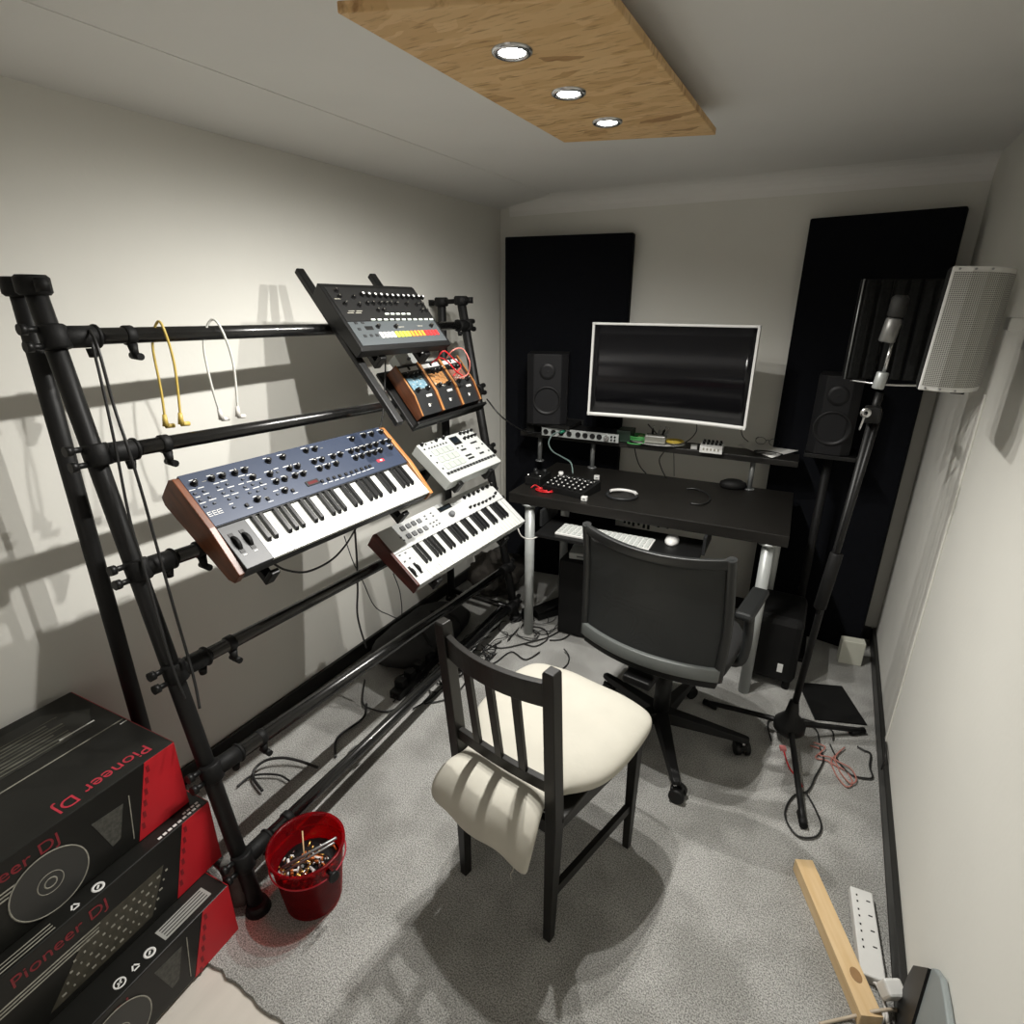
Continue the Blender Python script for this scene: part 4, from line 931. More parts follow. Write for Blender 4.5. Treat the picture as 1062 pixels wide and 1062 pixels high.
# ---------------------------------------------------------------- red bucket
bk = thing('bucket', 'translucent red plastic bucket full of small fittings at the rack foot', 'bucket', TR(-1.080, .752, 0))
M_rb = bpy.data.materials.new('translucent_red'); M_rb.use_nodes = True
nt = M_rb.node_tree; b = nt.nodes['Principled BSDF']; b.inputs['Base Color'].default_value = (.30,.006,.012,1); b.inputs['Roughness'].default_value = .22
ns = nt.nodes.new('ShaderNodeTexNoise'); ns.inputs['Scale'].default_value = 6
mrr = nt.nodes.new('ShaderNodeMapRange'); mrr.inputs['To Min'].default_value = .68; mrr.inputs['To Max'].default_value = .74
nt.links.new(ns.outputs['Fac'], mrr.inputs['Value'])
tp = nt.nodes.new('ShaderNodeBsdfTransparent'); tp.inputs[0].default_value = (.75,.02,.035,1)
mxs = nt.nodes.new('ShaderNodeMixShader'); out = nt.nodes['Material Output']
nt.links.new(mrr.outputs[0], mxs.inputs[0]); nt.links.new(b.outputs[0], mxs.inputs[1]); nt.links.new(tp.outputs[0], mxs.inputs[2]); nt.links.new(mxs.outputs[0], out.inputs[0])
mb = MB(); mb.lathe([(0,.004),(.076,.004),(.079,.010),(.101,.205),(.107,.207),(.107,.213),(.099,.213),(.0965,.205),(.075,.014),(0,.010)], M_rb, None, 48); mb.build('pail', bk)
mb = MB(); mb.tube([(.104*math.cos(a), .104*math.sin(a), .165) for a in [k*2*PI/24 for k in range(24)]], .0022, M_redp, 6, closed=True, sub=2); mb.build('rim_band', bk)
for a in (-.15, PI-.15):
    mb = MB(Matrix.Rotation(a, 4, 'Z')); mb.cyl((.095,0,.180), (.122,0,.180), .006, M_black); mb.cyl((.118,0,.180), (.128,0,.180), .016, M_black, seg=18, bev=.002); mb.build('handle_button', bk)
mb = MB()
cols = [M_chrome, mat('brass', (.65,.42,.12), .3, 1), M_black, mat('orange_bits', (.6,.16,.03), .5), M_wprint, M_grey]
for k in range(260):
    a = random.uniform(0, 2*PI); r = .085*math.sqrt(random.random()); x, y = r*math.cos(a), r*math.sin(a)
    z = .135+.02*random.random()-.015*(r/.09)+.02*(x*.7-y*.7)/.09
    d = V((random.uniform(-1,1), random.uniform(-1,1), random.uniform(-.4,.5))).normalized()*random.uniform(.008,.024)
    if (V((x,y,0))+d).xy.length > .087: d = -d*.6
    mb.cyl((x,y,z), V((x,y,z))+d, random.uniform(.0015,.0045), random.choice(cols), seg=6)
mb.lathe([(0,.06),(.080,.06),(.087,.13),(.05,.14),(0,.138)], M_rubber, None, 24)
o = mb.build('small_fittings'); o.location = (-1.080,.752,0); o['kind'] = 'stuff'; o['label'] = 'mixed screws and small fittings heaped inside the red bucket'; o['category'] = 'screws'
for (p, q, r, lb) in (((-.045,-.055,.15),(.062,.055,.212),.004,'long grey rod leaning across the bucket of fittings'), ((-.03,-.065,.15),(.075,.035,.222),.003,'thinner metal rod beside the grey rod in the bucket'), ((-.05,.03,.20),(-.005,-.01,.16),.002,'short pale stick leaning at the left inside the bucket')):
    mb = MB(Matrix.Translation((-1.080,.752,0))); mb.cyl(p, q, r, M_grey if r > .002 else M_pine, seg=8); tag(mb.build('rod'), lb, 'rod')

# ---------------------------------------------------------------- microphone stand with shield
ms = thing('microphone_stand', 'black tripod microphone stand with folded boom near the right wall', 'microphone stand', TR(.085, 2.13, 0))
O = V((.085, 2.13, 0)); L_ = lambda p: V(p)-O
mb = MB(); mb.cyl((0,0,.10), L_((.135,2.145,1.30)), .0125, M_black, seg=14); mb.build('pole', ms)
mb = MB(); mb.lathe([(0,.04),(.04,.04),(.058,.06),(.058,.09),(.026,.13),(.017,.19),(0,.19)], M_black, None, 20); mb.build('leg_hub', ms)
for p in ((.349,2.318,.016), (.168,1.714,.016), (-.243,2.19,.016)):
    q = L_(p); mb = MB(); mb.tube([(0,0,.085), q*.5+V((0,0,.045)), q], .011, M_black, 8, sub=3); l = mb.build('leg', ms)
    mb = MB(); dq = q.normalized(); mb.cyl(q-dq*.05, q+dq*.01, .014, M_rubber, r1=.013); mb.build('rubber_foot', l)
mb = MB(); mb.cyl(L_((.150,2.12,1.33)), L_((.10,2.10,.60)), .009, M_black); mb.cyl(L_((.117,2.11,.84)), L_((.100,2.105,.62)), .021, M_rubber, seg=14, bev=.004); mb.build('boom', ms)
mb = MB(); mb.box(L_((.130,2.115,1.32)), (.045,.05,.05), M_black, bev=.006); hd = mb.build('clutch', ms)
mb = MB(); k0 = L_((0.110,2.080,1.329)); mb.lathe([(.006,0),(.014,0),(.016,.004),(.014,.008),(.006,.008)], M_chrome, Matrix.Translation(k0) @ Matrix.Rotation(PI/2, 4, 'X'), 16); mb.tube([k0, k0+V((-.004,-.004,-.03)), k0+V((-.008,-.004,-.055))], .0032, M_chrome, 8, sub=2); mb.build('wing_bolt', hd)
mb = MB(); mb.cyl(L_((.133,2.14,1.30)), L_((.140,2.145,1.385)), .012, M_black); mb.cyl(L_((0.130,2.140,1.397)), L_((0.136,2.140,1.448)), .017, M_silver, seg=16, bev=.002); mb.cyl(L_((0.137,2.140,1.442)), L_((0.142,2.140,1.535)), .0055, M_chrome); mb.build('thread_adapter', ms)
mc = thing('microphone', 'silver and dark studio microphone upright on the stand before its shield', 'microphone', Matrix.Translation(V((0.126,2.140,1.537))))
a0 = V((0.126,2.140,1.537)); a1 = V((0.135,2.140,1.607)); a2 = V((0.139,2.140,1.672))
mb = MB(); mb.cyl((0,0,0), a1-a0, .0225, mat('dull_silver', (.26,.26,.25), .4, .6), seg=28, bev=.004); mb.build('body', mc)
mb = MB(); mb.cyl(a1-a0, a2-a0, .0235, mat('mic_grille', (.05,.05,.048), .5, .5, bump=.4, bscale=900), seg=28, bev=.008); mb.build('grille', mc)
rf = thing('microphone_shield', 'folding charcoal foam microphone shield behind the microphone', 'acoustic shield', TR(.195, 2.235, 1.415, -.05))
mb = MB()
for k, (xa, ya, xb, yb) in enumerate(((-.155,-.045,-.075,.0),(-.073,.0,.0,.012),(.002,.012,.075,.0),(.077,0,.155,-.045))):
    d = V((xb-xa, yb-ya, 0)); a = math.atan2(d.y, d.x); c = V(((xa+xb)/2, (ya+yb)/2, .152))
    p = MB(Matrix.Translation(c) @ Matrix.Rotation(a, 4, 'Z')); p.box((0,.010,0), (d.length,.014,.305), M_foam, bev=.003); p.box((0,.022,0), (d.length,.004,.305), M_black)
    for q in (-.25, .25): p.box((q*d.length, 0, 0), (d.length*.36,.012,.30), M_foam, bev=.004)
    p.build('foam_wing', rf)
mb.bm.free()
mb = MB(); mb.cyl((-.157,-.047,0), (-.157,-.047,.305), .0022, M_grey, seg=6); mb.build('edge_highlight', rf)  # thin grey line modelled as the highlight along the shield's edge
mb = MB(); mb.tube([(-.14,-.03,-.004),(-.05,-.08,-.006),(.05,-.06,-.004)], .004, M_chrome, 6); mb.box((-.05,-.03,-.008), (.03,.10,.008), M_black); mb.build('shield_arm', rf)

# ---------------------------------------------------------------- wall loudspeaker
pa_ = thing('wall_loudspeaker', 'white wall-mounted loudspeaker with perforated curved grille on the right wall', 'loudspeaker', TR(.272, 1.76, 1.586) @ Matrix.Rotation(math.radians(2.0), 4, 'Y'))
def prof(g=0): return [(-.074-g,-.0-g),(-.035,-.008-g),(-.005,-.004-g),(.020+g*.3,.012-g),(.042+g*.6,.040-g*.6),(.060+g,.085),(.070+g,.13)]
hh = .143
mb = MB(); mb.prism(prof()+[(.07,.19),(-.045,.19),(-.061,.17)], 2*hh, M_mframe, z0=-hh); mb.build('cabinet', pa_, bevel=.003)
mb = MB(); mb.prism([(-.0765,.003),(-.0735,.003),(-.0605,.17),(-.0635,.17)], 2*hh-.004, M_black, z0=-hh+.002); mb.build('side_cover', pa_)
g = bpy.data.materials.new('perforated_grille'); g.use_nodes = True; nt = g.node_tree; b = nt.nodes['Principled BSDF']; b.inputs['Roughness'].default_value = .5
tcg = nt.nodes.new('ShaderNodeTexCoord'); vo = nt.nodes.new('ShaderNodeTexVoronoi'); vo.inputs['Scale'].default_value = 240; vo.inputs['Randomness'].default_value = 0
rg = nt.nodes.new('ShaderNodeValToRGB'); rg.color_ramp.elements[0].position = .30; rg.color_ramp.elements[0].color = (.08,.08,.075,1); rg.color_ramp.elements[1].position = .36; rg.color_ramp.elements[1].color = (.42,.42,.39,1)
mpg = nt.nodes.new('ShaderNodeMapping'); mpg.inputs['Scale'].default_value = (1,0,1); nt.links.new(tcg.outputs['Object'], mpg.inputs[0]); nt.links.new(mpg.outputs[0], vo.inputs['Vector']); nt.links.new(vo.outputs['Distance'], rg.inputs[0]); nt.links.new(rg.outputs[0], b.inputs['Base Color'])
pg = prof(.001); pts2 = [V((x, y, 0)) for x, y in pg]
mb = MB(); ring0 = []
i0 = mb.mi(g); lo_ = []; hi_ = []
pts2[0] = pts2[0].lerp(pts2[1], .16)
for p in pts2: lo_.append(mb.bm.verts.new((p.x, p.y-.001, -hh+.012))); hi_.append(mb.bm.verts.new((p.x, p.y-.001, hh-.012)))
lb_ = [mb.bm.verts.new((p.x, p.y+.002, -hh+.012)) for p in pts2]; hb_ = [mb.bm.verts.new((p.x, p.y+.002, hh-.012)) for p in pts2]
for k in range(len(pts2)-1):
    for q in ([lo_[k],lo_[k+1],hi_[k+1],hi_[k]], [lb_[k],hb_[k],hb_[k+1],lb_[k+1]], [hi_[k],hi_[k+1],hb_[k+1],hb_[k]], [lo_[k],lb_[k],lb_[k+1],lo_[k+1]]):
        f = mb.bm.faces.new(q); f.smooth = False
mb.bm.faces.new([lo_[0],hi_[0],hb_[0],lb_[0]]); mb.bm.faces.new([lo_[-1],lb_[-1],hb_[-1],hi_[-1]])
mb.build('grille', pa_)
for z in (-hh+.006, hh-.006):
    for x in (-.06, -.03, .0):
        mb = MB(); yy = -.003-.008*(x+.074)/.054; mb.cyl((x, yy+.002, z), (x, yy-.002, z), .0025, M_grey, seg=10); mb.build('screw', pa_)
mb = MB(); mb.box((.02,.10,-hh-.006), (.03,.05,.010), M_black, bev=.002); mb.build('knob_foot', pa_)
mb = MB(); mb.box((.105,.10,.02), (.055,.05,.03), M_mframe, bev=.003); mb.box((.136,.10,.02), (.012,.10,.12), M_mframe, bev=.002); mb.build('wall_bracket', pa_)
ck = MB(); ck.box((XR-.003, 2.225, .73), (.006, .020, 1.32), M_wall, bev=.002); tag(ck.build('cable_trunking'), 'thin wall-coloured cable trunking running down the right wall', 'trunking')

# ---------------------------------------------------------------- floor items, right side
q0, q1, q2, q3 = [V(p) for p in ((0.150,1.527,0.045), (0.199,1.561,0.045), (0.369,1.188,0.045), (0.320,1.152,0.045))]
ax = ((q2+q3)/2-(q0+q1)/2); Lt = ax.length; cx = (q0+q1+q2+q3)/4
mb = MB(); mb.box((0,0,0), (.052, Lt, .044), M_pine, bev=.0015)
kn = mat('wood_knot', (.30,.17,.07), .6, var=.2)
mb.lathe([(0,.0005),(.010,.0005),(.013,0)], kn, Matrix.Translation((.004,-Lt*.28,.022)) @ Matrix.Diagonal((1,1.5,1,1)), 16)
o = mb.build('timber_batten'); o.matrix_world = Matrix.Translation((cx.x, cx.y, .0225)) @ Matrix.Rotation(math.atan2(ax.y, ax.x)+PI/2, 4, 'Z')
tag(o, 'short length of pale pine timber lying on the carpet beside the power strip', 'timber')
ps = thing('power_strip', 'white four-way power strip lying by the right skirting', 'power strip')
s0, s1_, s2, s3 = [V(p) for p in ((0.305,1.517,0.030), (0.360,1.551,0.030), (0.383,1.286,0.030), (0.329,1.272,0.030))]
ax = (s2+s3)/2-(s0+s1_)/2; Ls = ax.length; cs = (s0+s1_+s2+s3)/4
ps.matrix_world = Matrix.Translation((cs.x-.003, cs.y, .001)) @ Matrix.Rotation(math.atan2(ax.y, ax.x)+PI/2, 4, 'Z')
mb = MB(); mb.box((0,0,.015), (.058, Ls, .03), M_mframe, bev=.004); mb.build('housing', ps)
for k in range(4):
    y = Ls*.5-.035-k*(Ls-.075)/4+.0
    mb = MB(); mb.box((.014, y, .0302), (.010,.004,.0006), M_black); mb.box((-.014, y+.010, .0302), (.004,.006,.0006), M_black); mb.box((-.014, y-.010, .0302), (.004,.006,.0006), M_black); mb.build('socket', ps)
M_wc = mat('white_cable', (.66,.64,.60), .45)
mb = MB(); mb.tube([(cs+ax*.5)+V((.0,.0,-.015)), (0.363,1.272,0.020), (0.374,1.228,0.030), (0.382,1.188,0.020), (0.389,1.138,0.010)], .0042, M_wc, 8); tag(mb.build('mains_cable'), 'white mains cable leaving the power strip towards the front', 'cable')
mb = MB(); mb.tube([(0.239,1.116,0.008), (0.301,1.166,0.008), (0.358,1.187,0.052), (0.410,1.225,0.030), (0.441,1.198,0.010)], .0042, mat('beige_cable', (.5,.42,.32), .5), 8); tag(mb.build('mains_cable'), 'beige cable crossing the near end of the pine timber', 'cable')
pg_ = thing('mains_plug', 'white mains plug by the skirting at the bottom right corner', 'plug', TR(.380, 1.235, .075, .5) @ Matrix.Rotation(.35, 4, 'X'))
mb = MB(); mb.box((0,0,0), (.042,.038,.05), M_mframe, bev=.006); mb.build('body', pg_); mb = MB(); mb.cyl((0,0,-.025), (0,-.01,-.05), .008, M_mframe, r1=.006); mb.build('cord_grip', pg_)
mb = MB(); mb.tube([(.380,1.22,.02),(.365,1.17,.01),(.36,1.10,.006)], .004, M_wc, 8); tag(mb.build('plug_cord'), 'white cord trailing from the plug at the bottom right corner', 'cable')
gp = thing('wall_socket_box', 'grey rounded panel fixed low on the right wall beside the plug', 'panel', TR(.401, 1.07, .20))
mb = MB(Matrix.Rotation(-PI/2, 4, 'Y') @ Matrix.Rotation(-PI/2, 4, 'Z'))
gp_pts = []
mb2 = MB(); prof2 = [(1.225-1.07,-.16),(1.225-1.07,-.05),(1.215-1.07,.0),(1.14-1.07,.115),(1.10-1.07,.145),(1.05-1.07,.15),(.90-1.07,.15),(.90-1.07,-.16)]
mb2.loft([[(xx, y, z) for y, z in prof2] for xx in (.003, .017)], mat('blue_grey_paint', (.27,.30,.30), .5), smooth=False); mb2.build('cover', gp, bevel=.004)
mb2 = MB(); mb2.loft([[(xx, y+.006, z) for y, z in prof2[:3]+[(1.14-1.07,.10),(1.1-1.07,-.16)]] for xx in (-.003, .004)], M_black, smooth=False); mb2.build('dark_edge', gp); mb.bm.free()

a, b_, c, d = [V(p) for p in ((0.102,2.554,0.004), (0.278,2.620,0.004), (0.371,2.383,0.004), (0.180,2.316,0.004))]
mb = MB(); mb.prism([(p.x, p.y) for p in (a, b_, c, d)], .006, M_rubber, z0=.001); tag(mb.build('floor_mat'), 'square black mat lying on the carpet behind the microphone stand', 'mat')
mb = MB(TR(.305, 2.86, 0, .15)); mb.box((0,0,.063), (.10,.05,.125), mat('cream_box', (.55,.55,.47), .6), bev=.003); tag(mb.build('cream_box'), 'cream upright box on the carpet at the foot of the right acoustic panel', 'box')

# ---------------------------------------------------------------- cables
def cable(pts, r, m, label, name='cable', cat='cable', seg=6):
    mb = MB(); mb.tube(pts, r, m, seg); return tag(mb.build(name), label, cat)
def wcable(a, m, label, plug):
    t = thing('patch_lead', label, 'cable', Matrix.Translation(a[2]))
    o = V(a[2]); mb = MB(); mb.tube([V(p)-o for p in a], .0032, m, 8); mb.build('lead', t)
    for e, e2 in ((a[0], a[1]), (a[-1], a[-2])):
        d = (V(e)-V(e2)).normalized(); mb = MB(); mb.cyl(V(e)-o-d*.03, V(e)-o, .005, plug, r1=.008); mb.cyl(V(e)-o, V(e)-o+V((.0,.022,-.002)), .006, plug); mb.build('jack_plug', t)
M_yl = mat('ochre_cable', (.55,.40,.09), .45)
wcable([(-1.515,0.854,1.342), (-1.515,0.861,1.434), (-1.530,0.872,1.546), (-1.515,0.887,1.601), (-1.492,0.887,1.583), (-1.490,0.894,1.493), (-1.490,0.881,1.345)], M_yl, 'ochre patch lead hung over the top rail of the rack', M_yl)
wcable([(-1.515,1.015,1.333), (-1.515,1.002,1.435), (-1.530,1.011,1.543), (-1.515,1.035,1.603), (-1.492,1.046,1.578), (-1.490,1.063,1.483), (-1.490,1.051,1.337)], mat('pale_cable', (.6,.6,.56), .45), 'white patch lead hung over the top rail right of the ochre one', M_wc)
cable([(-1.470,0.705,1.564), (-1.450,0.695,1.470), (-1.430,0.682,1.341), (-1.400,0.660,1.162), (-1.370,0.651,1.046), (-1.300,0.624,0.841), (-1.270,0.622,0.725)], .0035, M_wire, 'black cable hanging beside the left rack post, nearer the post')
cable([(-1.500,0.721,1.589), (-1.460,0.710,1.549), (-1.440,0.704,1.426), (-1.410,0.698,1.328), (-1.400,0.700,1.223), (-1.380,0.695,1.091), (-1.340,0.681,0.935), (-1.290,0.664,0.763), (-1.260,0.646,0.683)], .0035, M_wire, 'black cable hanging beside the left rack post, farther from the post')
cable([(-1.460,1.671,1.453), (-1.460,1.655,1.356), (-1.450,1.621,1.254), (-1.450,1.593,1.197)], .0028, M_wire, 'thin black cable hanging from the topmost drum machine')
cable([(-1.280,0.935,0.965), (-1.280,0.972,0.928), (-1.290,1.052,0.885), (-1.310,1.163,0.870), (-1.330,1.253,0.885), (-1.340,1.319,0.923)], .0035, M_wire, 'black cable drooping under the front of the blue synthesizer')
cable([(-1.380,1.353,0.896), (-1.420,1.387,0.760), (-1.440,1.396,0.631), (-1.460,1.400,0.498), (-1.450,1.419,0.349)], .0038, M_wire, 'black cable hanging straight down between the two keyboards')
cable([(-1.520,1.433,0.816), (-1.520,1.463,0.698), (-1.500,1.484,0.609), (-1.500,1.535,0.471), (-1.500,1.610,0.391), (-1.500,1.694,0.333), (-1.450,1.643,0.491), (-1.400,1.555,0.633)], .0022, M_wire, 'thin wire swinging below the left end of the white keyboard controller')
cable([(-1.400,1.973,1.432), (-1.360,1.966,1.468), (-1.350,2.021,1.469), (-1.330,2.039,1.418), (-1.350,2.053,1.365), (-1.360,2.002,1.354)], .0028, mat('salmon_cable', (.55,.18,.15), .45), 'pale red patch lead arching over the right effect pedal')
cable([(-1.420,1.894,1.419), (-1.380,1.899,1.442), (-1.370,1.944,1.421), (-1.360,1.982,1.383), (-1.360,2.031,1.359)], .003, M_redc, 'dark red patch lead across the middle and right effect pedals')
cable([(-1.400,1.900,1.427), (-1.370,1.913,1.468), (-1.360,1.964,1.435), (-1.360,2.018,1.399), (-1.370,1.974,1.364)], .0028, M_redc, 'second red patch lead, knotted beside the middle effect pedal')
cable([(-1.360,2.222,1.236), (-1.281,2.200,1.176), (-1.306,2.400,1.080), (-1.340,2.600,1.015), (-1.330,2.740,0.984)], .0035, M_wire, 'black cable spanning from the rack to the audio interface')
il = thing('patch_lead', 'grey lead with green plugs from the interface down to the mixer', 'cable', Matrix.Translation((-1.180,2.760,1.007)))
o_ = V((-1.180,2.760,1.007)); g1 = [V(p)-o_ for p in ((-1.205,2.765,1.003), (-1.242,2.700,0.996), (-1.250,2.660,0.956), (-1.208,2.620,0.924), (-1.126,2.560,0.917), (-1.061,2.520,0.905), (-1.027,2.470,0.868))]
mb = MB(); mb.tube(g1, .0035, mat('teal_grey_cable', (.12,.17,.16), .45), 8); mb.build('lead', il)
mb = MB(); mb.cyl(g1[0]+V((.0,.002,0)), g1[0]+V((-.012,-.03,-.002)), .007, mat('green_plug', (.01,.16,.09), .4)); mb.build('jack_plug', il)
cable([(-1.184,2.200,0.643), (-1.163,2.200,0.608), (-1.127,2.220,0.593), (-1.081,2.250,0.612), (-1.035,2.280,0.625)], .0028, M_wc, 'white cable from the computer keyboard to the rack')
cable([(-0.884,2.960,0.942), (-0.863,2.965,0.858), (-0.839,2.970,0.806), (-0.787,2.909,0.790)], .003, M_wire, 'black cable falling from shelf to desk, left of three')
cable([(-0.769,2.800,1.077), (-0.714,2.970,0.939), (-0.739,2.975,0.861), (-0.723,2.975,0.809), (-0.669,2.874,0.790)], .003, M_wire, 'black cable falling from shelf to desk, wavy middle one')
cable([(-0.677,2.970,0.980), (-0.663,2.975,0.876), (-0.642,2.929,0.790)], .0018, M_wire, 'thin black wire falling from shelf to desk, right of three')
cable([(-0.537,2.800,1.115), (-0.539,2.840,1.055), (-0.580,2.840,1.002), (-0.653,2.820,0.973)], .0025, M_wire, 'thin black monitor cable curling over the white plate')
cable([(-0.342,2.850,1.111), (-0.335,2.930,1.041), (-0.307,2.950,1.011)], .0022, M_wire, 'thin cable hanging from the right end of the monitor')
# floor, right side
cable([(0.033,2.088,0.008), (0.010,2.203,0.008), (0.072,2.264,0.008), (0.155,2.290,0.008), (0.241,2.273,0.008), (0.249,2.209,0.008)], .0032, M_wire, 'black cable looping behind the microphone stand base')
cable([(0.049,2.147,0.008), (0.097,2.269,0.010), (0.181,2.250,0.010), (0.202,2.170,0.008)], .0030, M_wire, 'inner black cable loop at the microphone stand base')
cable([(0.203,2.141,0.008), (0.219,2.075,0.008), (0.196,1.971,0.008), (0.175,1.883,0.008), (0.129,1.828,0.008), (0.112,1.731,0.008), (0.152,1.664,0.008), (0.205,1.685,0.008), (0.223,1.741,0.008), (0.200,1.812,0.008), (0.169,1.866,0.012)], .0034, M_wire, 'black cable in a big loop round the front stand leg')
cable([(0.239,2.179,0.008), (0.270,2.093,0.008), (0.309,2.044,0.008), (0.355,2.049,0.008), (0.380,2.068,0.008), (0.373,2.122,0.008), (0.378,2.198,0.008), (0.356,2.208,0.008), (0.333,2.219,0.008)], .0034, M_wire, 'black cable running along to the right skirting')
cable([(0.405,2.198,0.099), (0.402,2.123,0.112), (0.402,2.077,0.101), (0.400,2.074,0.049)], .003, M_wire, 'short black cable loop standing against the right skirting')
M_pk = mat('pink_cable', (.40,.16,.13), .5)
for k in range(2):
    base = [(0.169,2.135,0.007), (0.210,2.129,0.007), (0.192,2.073,0.007), (0.238,2.076,0.007), (0.265,2.010,0.007), (0.296,1.972,0.007), (0.315,2.002,0.007), (0.296,2.054,0.007), (0.245,2.080,0.007), (0.277,2.166,0.007)]
    cable([V(p)+V((.012*k, .02*k, .004*k)) for p in base], .0026, M_pk, ('pinkish cable tangled on the carpet right of the microphone stand', 'second pinkish cable tangled over the first beside the microphone stand')[k])
cable([(0.076,2.056,0.020), (0.105,1.969,0.012), (0.141,1.925,0.008), (0.156,1.892,0.008)], .003, M_redc, 'red cable running down the front leg of the microphone stand')
mb = MB(TR(*(0.074,1.981,0.075), .3)); mb.box((0,0,0), (.022,.022,.012), mat('pink_tag', (.6,.2,.2), .5), bev=.002); tag(mb.build('red_clip'), 'small pink clip on the microphone stand hub', 'clip')
# floor, rack side
cable([(-1.524,0.926,0.020), (-1.595,0.946,0.020), (-1.621,0.972,0.030), (-1.613,1.013,0.040), (-1.571,1.053,0.040), (-1.512,1.081,0.030), (-1.432,1.099,0.020)], .0055, M_wire, 'thick black cable arching over the carpet between the rack feet')
cable([(-1.627,0.899,0.010), (-1.623,0.946,0.015), (-1.587,0.976,0.020), (-1.527,1.004,0.020), (-1.475,1.003,0.020)], .004, M_wire, 'black jack cable lying on the carpet beside the rack foot')
cable([(-1.533,1.467,0.010), (-1.483,1.390,0.010), (-1.492,1.256,0.010), (-1.423,1.176,0.010)], .005, M_wire, 'black cable curving out from under the rack')
cable([(-1.657,1.590,0.010), (-1.547,1.459,0.020), (-1.493,1.453,0.010), (-1.419,1.473,0.010), (-1.386,1.548,0.010)], .004, M_wire, 'black cable bending beside the dark holdall')
for k, px in enumerate(([(505,668),(520,672),(545,667),(570,660),(585,650)], [(548,672),(565,668),(568,655),(560,650),(545,655)], [(570,664),(585,662),(598,650),(603,640)], [(582,693),(590,688),(589,680),(585,672)], [(520,660),(540,668),(560,670),(572,662)])): pass
lab = ['black cable snaking past the front left desk leg', 'black cable loop on the carpet before the left desk leg', 'black cable curving towards the office chair', 'short black lead end on the carpet by the office chair', 'thin black cable beside the desk leg foot',
       'black cable crossing the rack rails near the right foot', 'second black cable along the rack rails', 'black cable fringe below the dark holdall', 'looped black cable between rack rails and chair', 'thin black cable trailing behind the wooden chair']
runs = [[(-1.316,2.118,0.008), (-1.234,2.124,0.008), (-1.147,2.222,0.008), (-1.066,2.339,0.008), (-1.024,2.493,0.008)],
        [(-1.189,2.313,0.008), (-1.184,2.381,0.008), (-1.117,2.385,0.008), (-1.067,2.317,0.008), (-1.088,2.225,0.008), (-1.148,2.212,0.008)],
        [(-1.051,2.306,0.008), (-0.992,2.359,0.008), (-0.977,2.489,0.012), (-0.988,2.582,0.020)],
        [(-0.946,2.254,0.020), (-0.906,2.223,0.012), (-0.887,2.168,0.008), (-0.892,2.112,0.008)],
        [(-1.290,2.436,0.008), (-1.253,2.604,0.008), (-1.184,2.720,0.008), (-1.103,2.819,0.008)],
        [(-1.421,1.591,0.008), (-1.402,1.707,0.010), (-1.394,1.864,0.010), (-1.379,2.079,0.010), (-1.355,2.282,0.010)],
        [(-1.337,1.540,0.010), (-1.305,1.649,0.012), (-1.319,1.819,0.010), (-1.301,2.029,0.008), (-1.263,2.174,0.010)],
        [(-1.437,1.532,0.012), (-1.460,1.640,0.012), (-1.535,1.663,0.012), (-1.494,1.740,0.020), (-1.457,1.825,0.012), (-1.409,1.716,0.012)],
        [(-1.314,1.591,0.008), (-1.234,1.695,0.008), (-1.261,1.855,0.008), (-1.364,1.884,0.008), (-1.380,1.789,0.008), (-1.287,1.711,0.008)],
        [(-1.319,2.076,0.008), (-1.209,1.988,0.008), (-1.175,2.118,0.008), (-1.081,2.096,0.008), (-1.048,2.189,0.008)]]
for l, p in zip(lab, runs): cable(p, .0032, M_wire, l)
# dark gear on the floor behind the rack
hb = thing('holdall', 'black soft holdall lying on the carpet behind the rack', 'bag', TR(-1.61, 1.98, 0, .0))
rings = []
for k in range(13):
    t = k/12; y = (t-.5)*.62; s = max(.05, (1-abs(2*t-1)**4))**.5
    rings.append([(.155*s*math.copysign(abs(math.cos(a))**.7, math.cos(a))+.006*math.sin(y*30), y, (.065+.06*s*math.copysign(abs(math.sin(a))**.7, math.sin(a))*(1 if math.sin(a) < 0 else 1+.12*math.sin(y*22)))) for a in [j*2*PI/20 for j in range(20)]])
mb = MB(); mb.loft(rings, mat('bag_nylon', (.018,.018,.018), .75, var=.4, bump=.3, bscale=40)); mb.build('body', hb)
for y in (-.12,.12):
    mb = MB(); mb.tube([(.15,y,.06),(.12,y,.12),(.05,y*.8,.15),(-.02,y*.8,.13)], .008, M_rubber, 6); mb.build('strap', hb)
cb = thing('cloth_bundle', 'crumpled brown-black cloth bundle on the floor near the right rack foot', 'cloth', TR(-1.58, 2.66, 0))
mb = MB(); bm = bmesh.new(); bmesh.ops.create_icosphere(bm, subdivisions=4, radius=1)
from mathutils import noise
for v in bm.verts:
    n = noise.noise(v.co*2.2)*.35+noise.noise(v.co*5)*.15; v.co = v.co*(1+n); v.co = V((v.co.x*.15, v.co.y*.17, max(-.98, v.co.z)*.12+.125))
mb._merge(bm, Matrix(), mat('dark_cloth', (.035,.03,.024), .9, var=.5, bump=.3, bscale=60), True); mb.build('folds', cb)
pb_ = thing('power_strip', 'dark power strip with plugs on the carpet along the rack rails', 'power strip', TR(*V((-1.462,1.755,0.000))[:], math.radians(4)))
mb = MB(); mb.box((0,0,.022), (.055,.40,.04), M_black, bev=.004); mb.build('housing', pb_)
for k in range(5):
    mb = MB(); mb.box((0, -.15+k*.072, .060), (.045,.042,.036), M_rubber, bev=.005); mb.build('adapter_plug', pb_)
fp = thing('foot_pedal', 'black foot pedal on the carpet just right of the left desk leg', 'pedal', TR(*V((-1.164,2.570,0.000))[:], -.6))
mb = MB(); mb.box((0,0,.02), (.09,.22,.035), M_black, bev=.006); mb.build('base', fp)
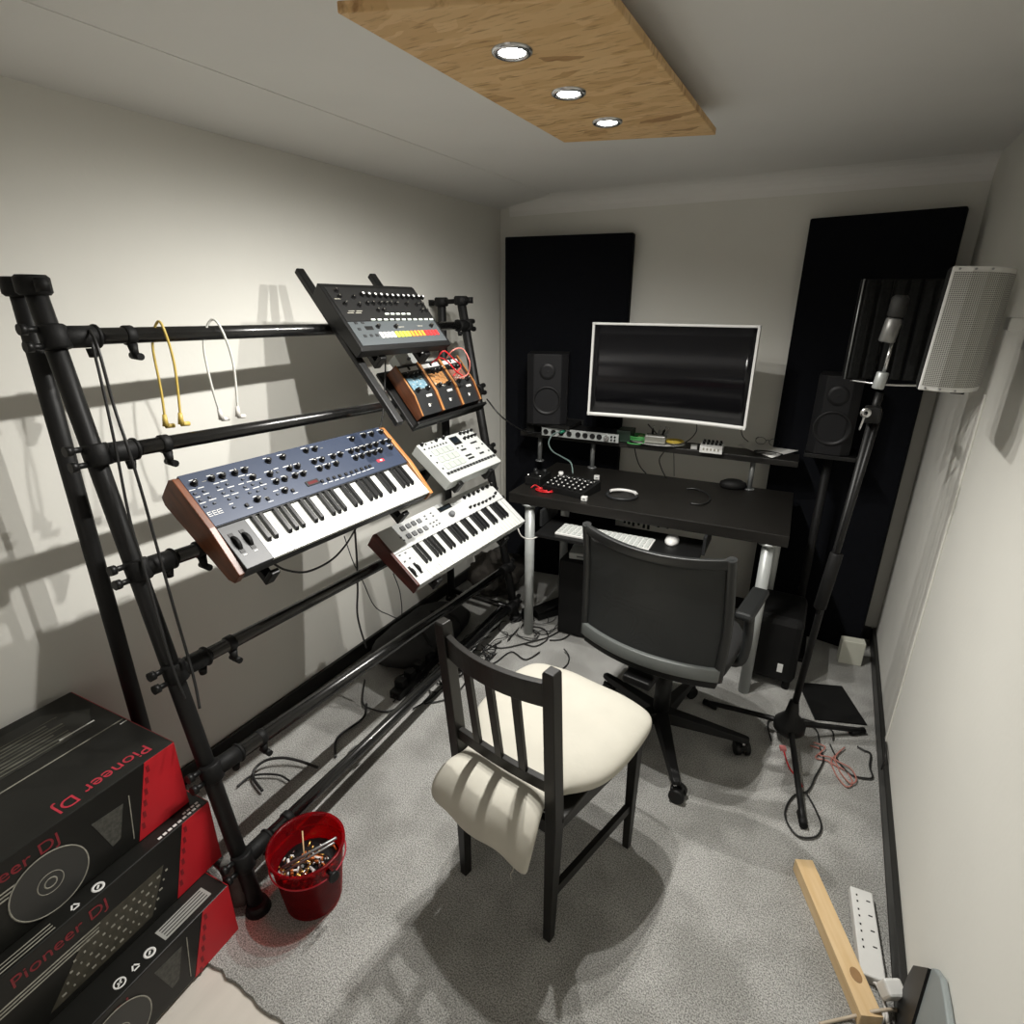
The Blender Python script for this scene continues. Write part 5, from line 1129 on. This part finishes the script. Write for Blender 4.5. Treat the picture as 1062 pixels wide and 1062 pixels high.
mb = MB(); mb.box((0,-.02,.052), (.08,.18,.014), M_rubber, Matrix.Rotation(.12, 3, 'X'), bev=.005); mb.build('treadle', fp)
mb = MB(); mb.lathe([(0,0),(.03,0),(.032,.02),(.028,.05),(0,.055)], M_rubber, Matrix.Translation((-.02,-.15,0)), 16); mb.build('toe_stop', fp)

ch = thing('cable_tidy', 'row of short black connectors hanging below the back edge of the desk', 'cable tidy', Matrix.Translation((-0.721,2.840,0.565)))
o_ = V((-0.721,2.840,0.565))
mb = MB(); a_, b_ = V((-0.908,2.840,0.542))-o_, V((-0.561,2.840,0.552))-o_; mb.cyl((a_.x,0,.03), (b_.x,0,.03), .006, M_black, seg=8); mb.build('rail', ch)
for px in (648, 653, 658, 664, 670, 675, 686, 696):
    q = V((-0.863,2.840,0.527))-o_; x = q.x+(px-648)*.0049; l = random.uniform(.05,.085)
    mb = MB(); mb.cyl((x,0,.03), (x+random.uniform(-.006,.006),0,.03-l), .0045, M_wire, seg=8); mb.cyl((x,0,.03-l-.015), (x,0,.03-l+.01), .007, M_black, seg=8); mb.build('connector', ch)

rs = random.Random(11)
mb = MB()
zones = [((-1.327,1.830,-0.000), (-1.343,2.422,0.000), .10, 30), ((-1.415,1.583,0.000), (-1.370,1.893,0.000), .09, 16), ((-1.204,2.330,0.000), (-1.055,2.705,0.000), .10, 12)]
for a_, b_, sp, n in zones:
    a_, b_ = V(a_), V(b_)
    for k in range(n):
        p = a_.lerp(b_, rs.random()); pts = []; an = rs.uniform(0, 2*PI)
        for j in range(6):
            p = p+V((math.cos(an), math.sin(an), 0))*rs.uniform(.03, .07); an += rs.uniform(-1.3, 1.3)
            c = a_.lerp(b_, max(0, min(1, (p-a_).dot(b_-a_)/(b_-a_).length_squared)))
            if (p-c).length > sp: p = c+(p-c).normalized()*sp
            pts.append((p.x, p.y, rs.uniform(.004, .022)))
        mb.tube(pts, rs.choice((.0022, .003)), M_wire, 5, sub=4)
o = mb.build('cable_tangle'); o['kind'] = 'stuff'; tag(o, 'tangle of thin black cables on the carpet between rack foot and desk leg', 'cables')
# ---------------------------------------------------------------- camera, world, view
cam = bpy.data.cameras.new('camera'); cam.sensor_width = 36; cam.sensor_fit = 'HORIZONTAL'; cam.lens = 588.3567*36/1062; cam.clip_start = .02
co = bpy.data.objects.new('camera', cam); C.objects.link(co)
r_, d_, f_ = (0.87487, 0.484353, 0.001872), (0.169493, -0.302524, -0.937951), (-0.453733, 0.820903, -0.346764)
M = Matrix.Identity(4)
for i in range(3): M[i][0] = r_[i]; M[i][1] = -d_[i]; M[i][2] = -f_[i]
M.translation = V((0,0,1.65)); co.matrix_world = M
bpy.context.scene.camera = co
w = bpy.data.worlds.new('world'); bpy.context.scene.world = w; w.use_nodes = True
w.node_tree.nodes['Background'].inputs[0].default_value = (.9,.95,1,1); w.node_tree.nodes['Background'].inputs[1].default_value = .05
vs = bpy.context.scene.view_settings; vs.view_transform = 'Standard'; vs.look = 'None'; vs.exposure = -.1; vs.gamma = 1; vs.use_curve_mapping = False
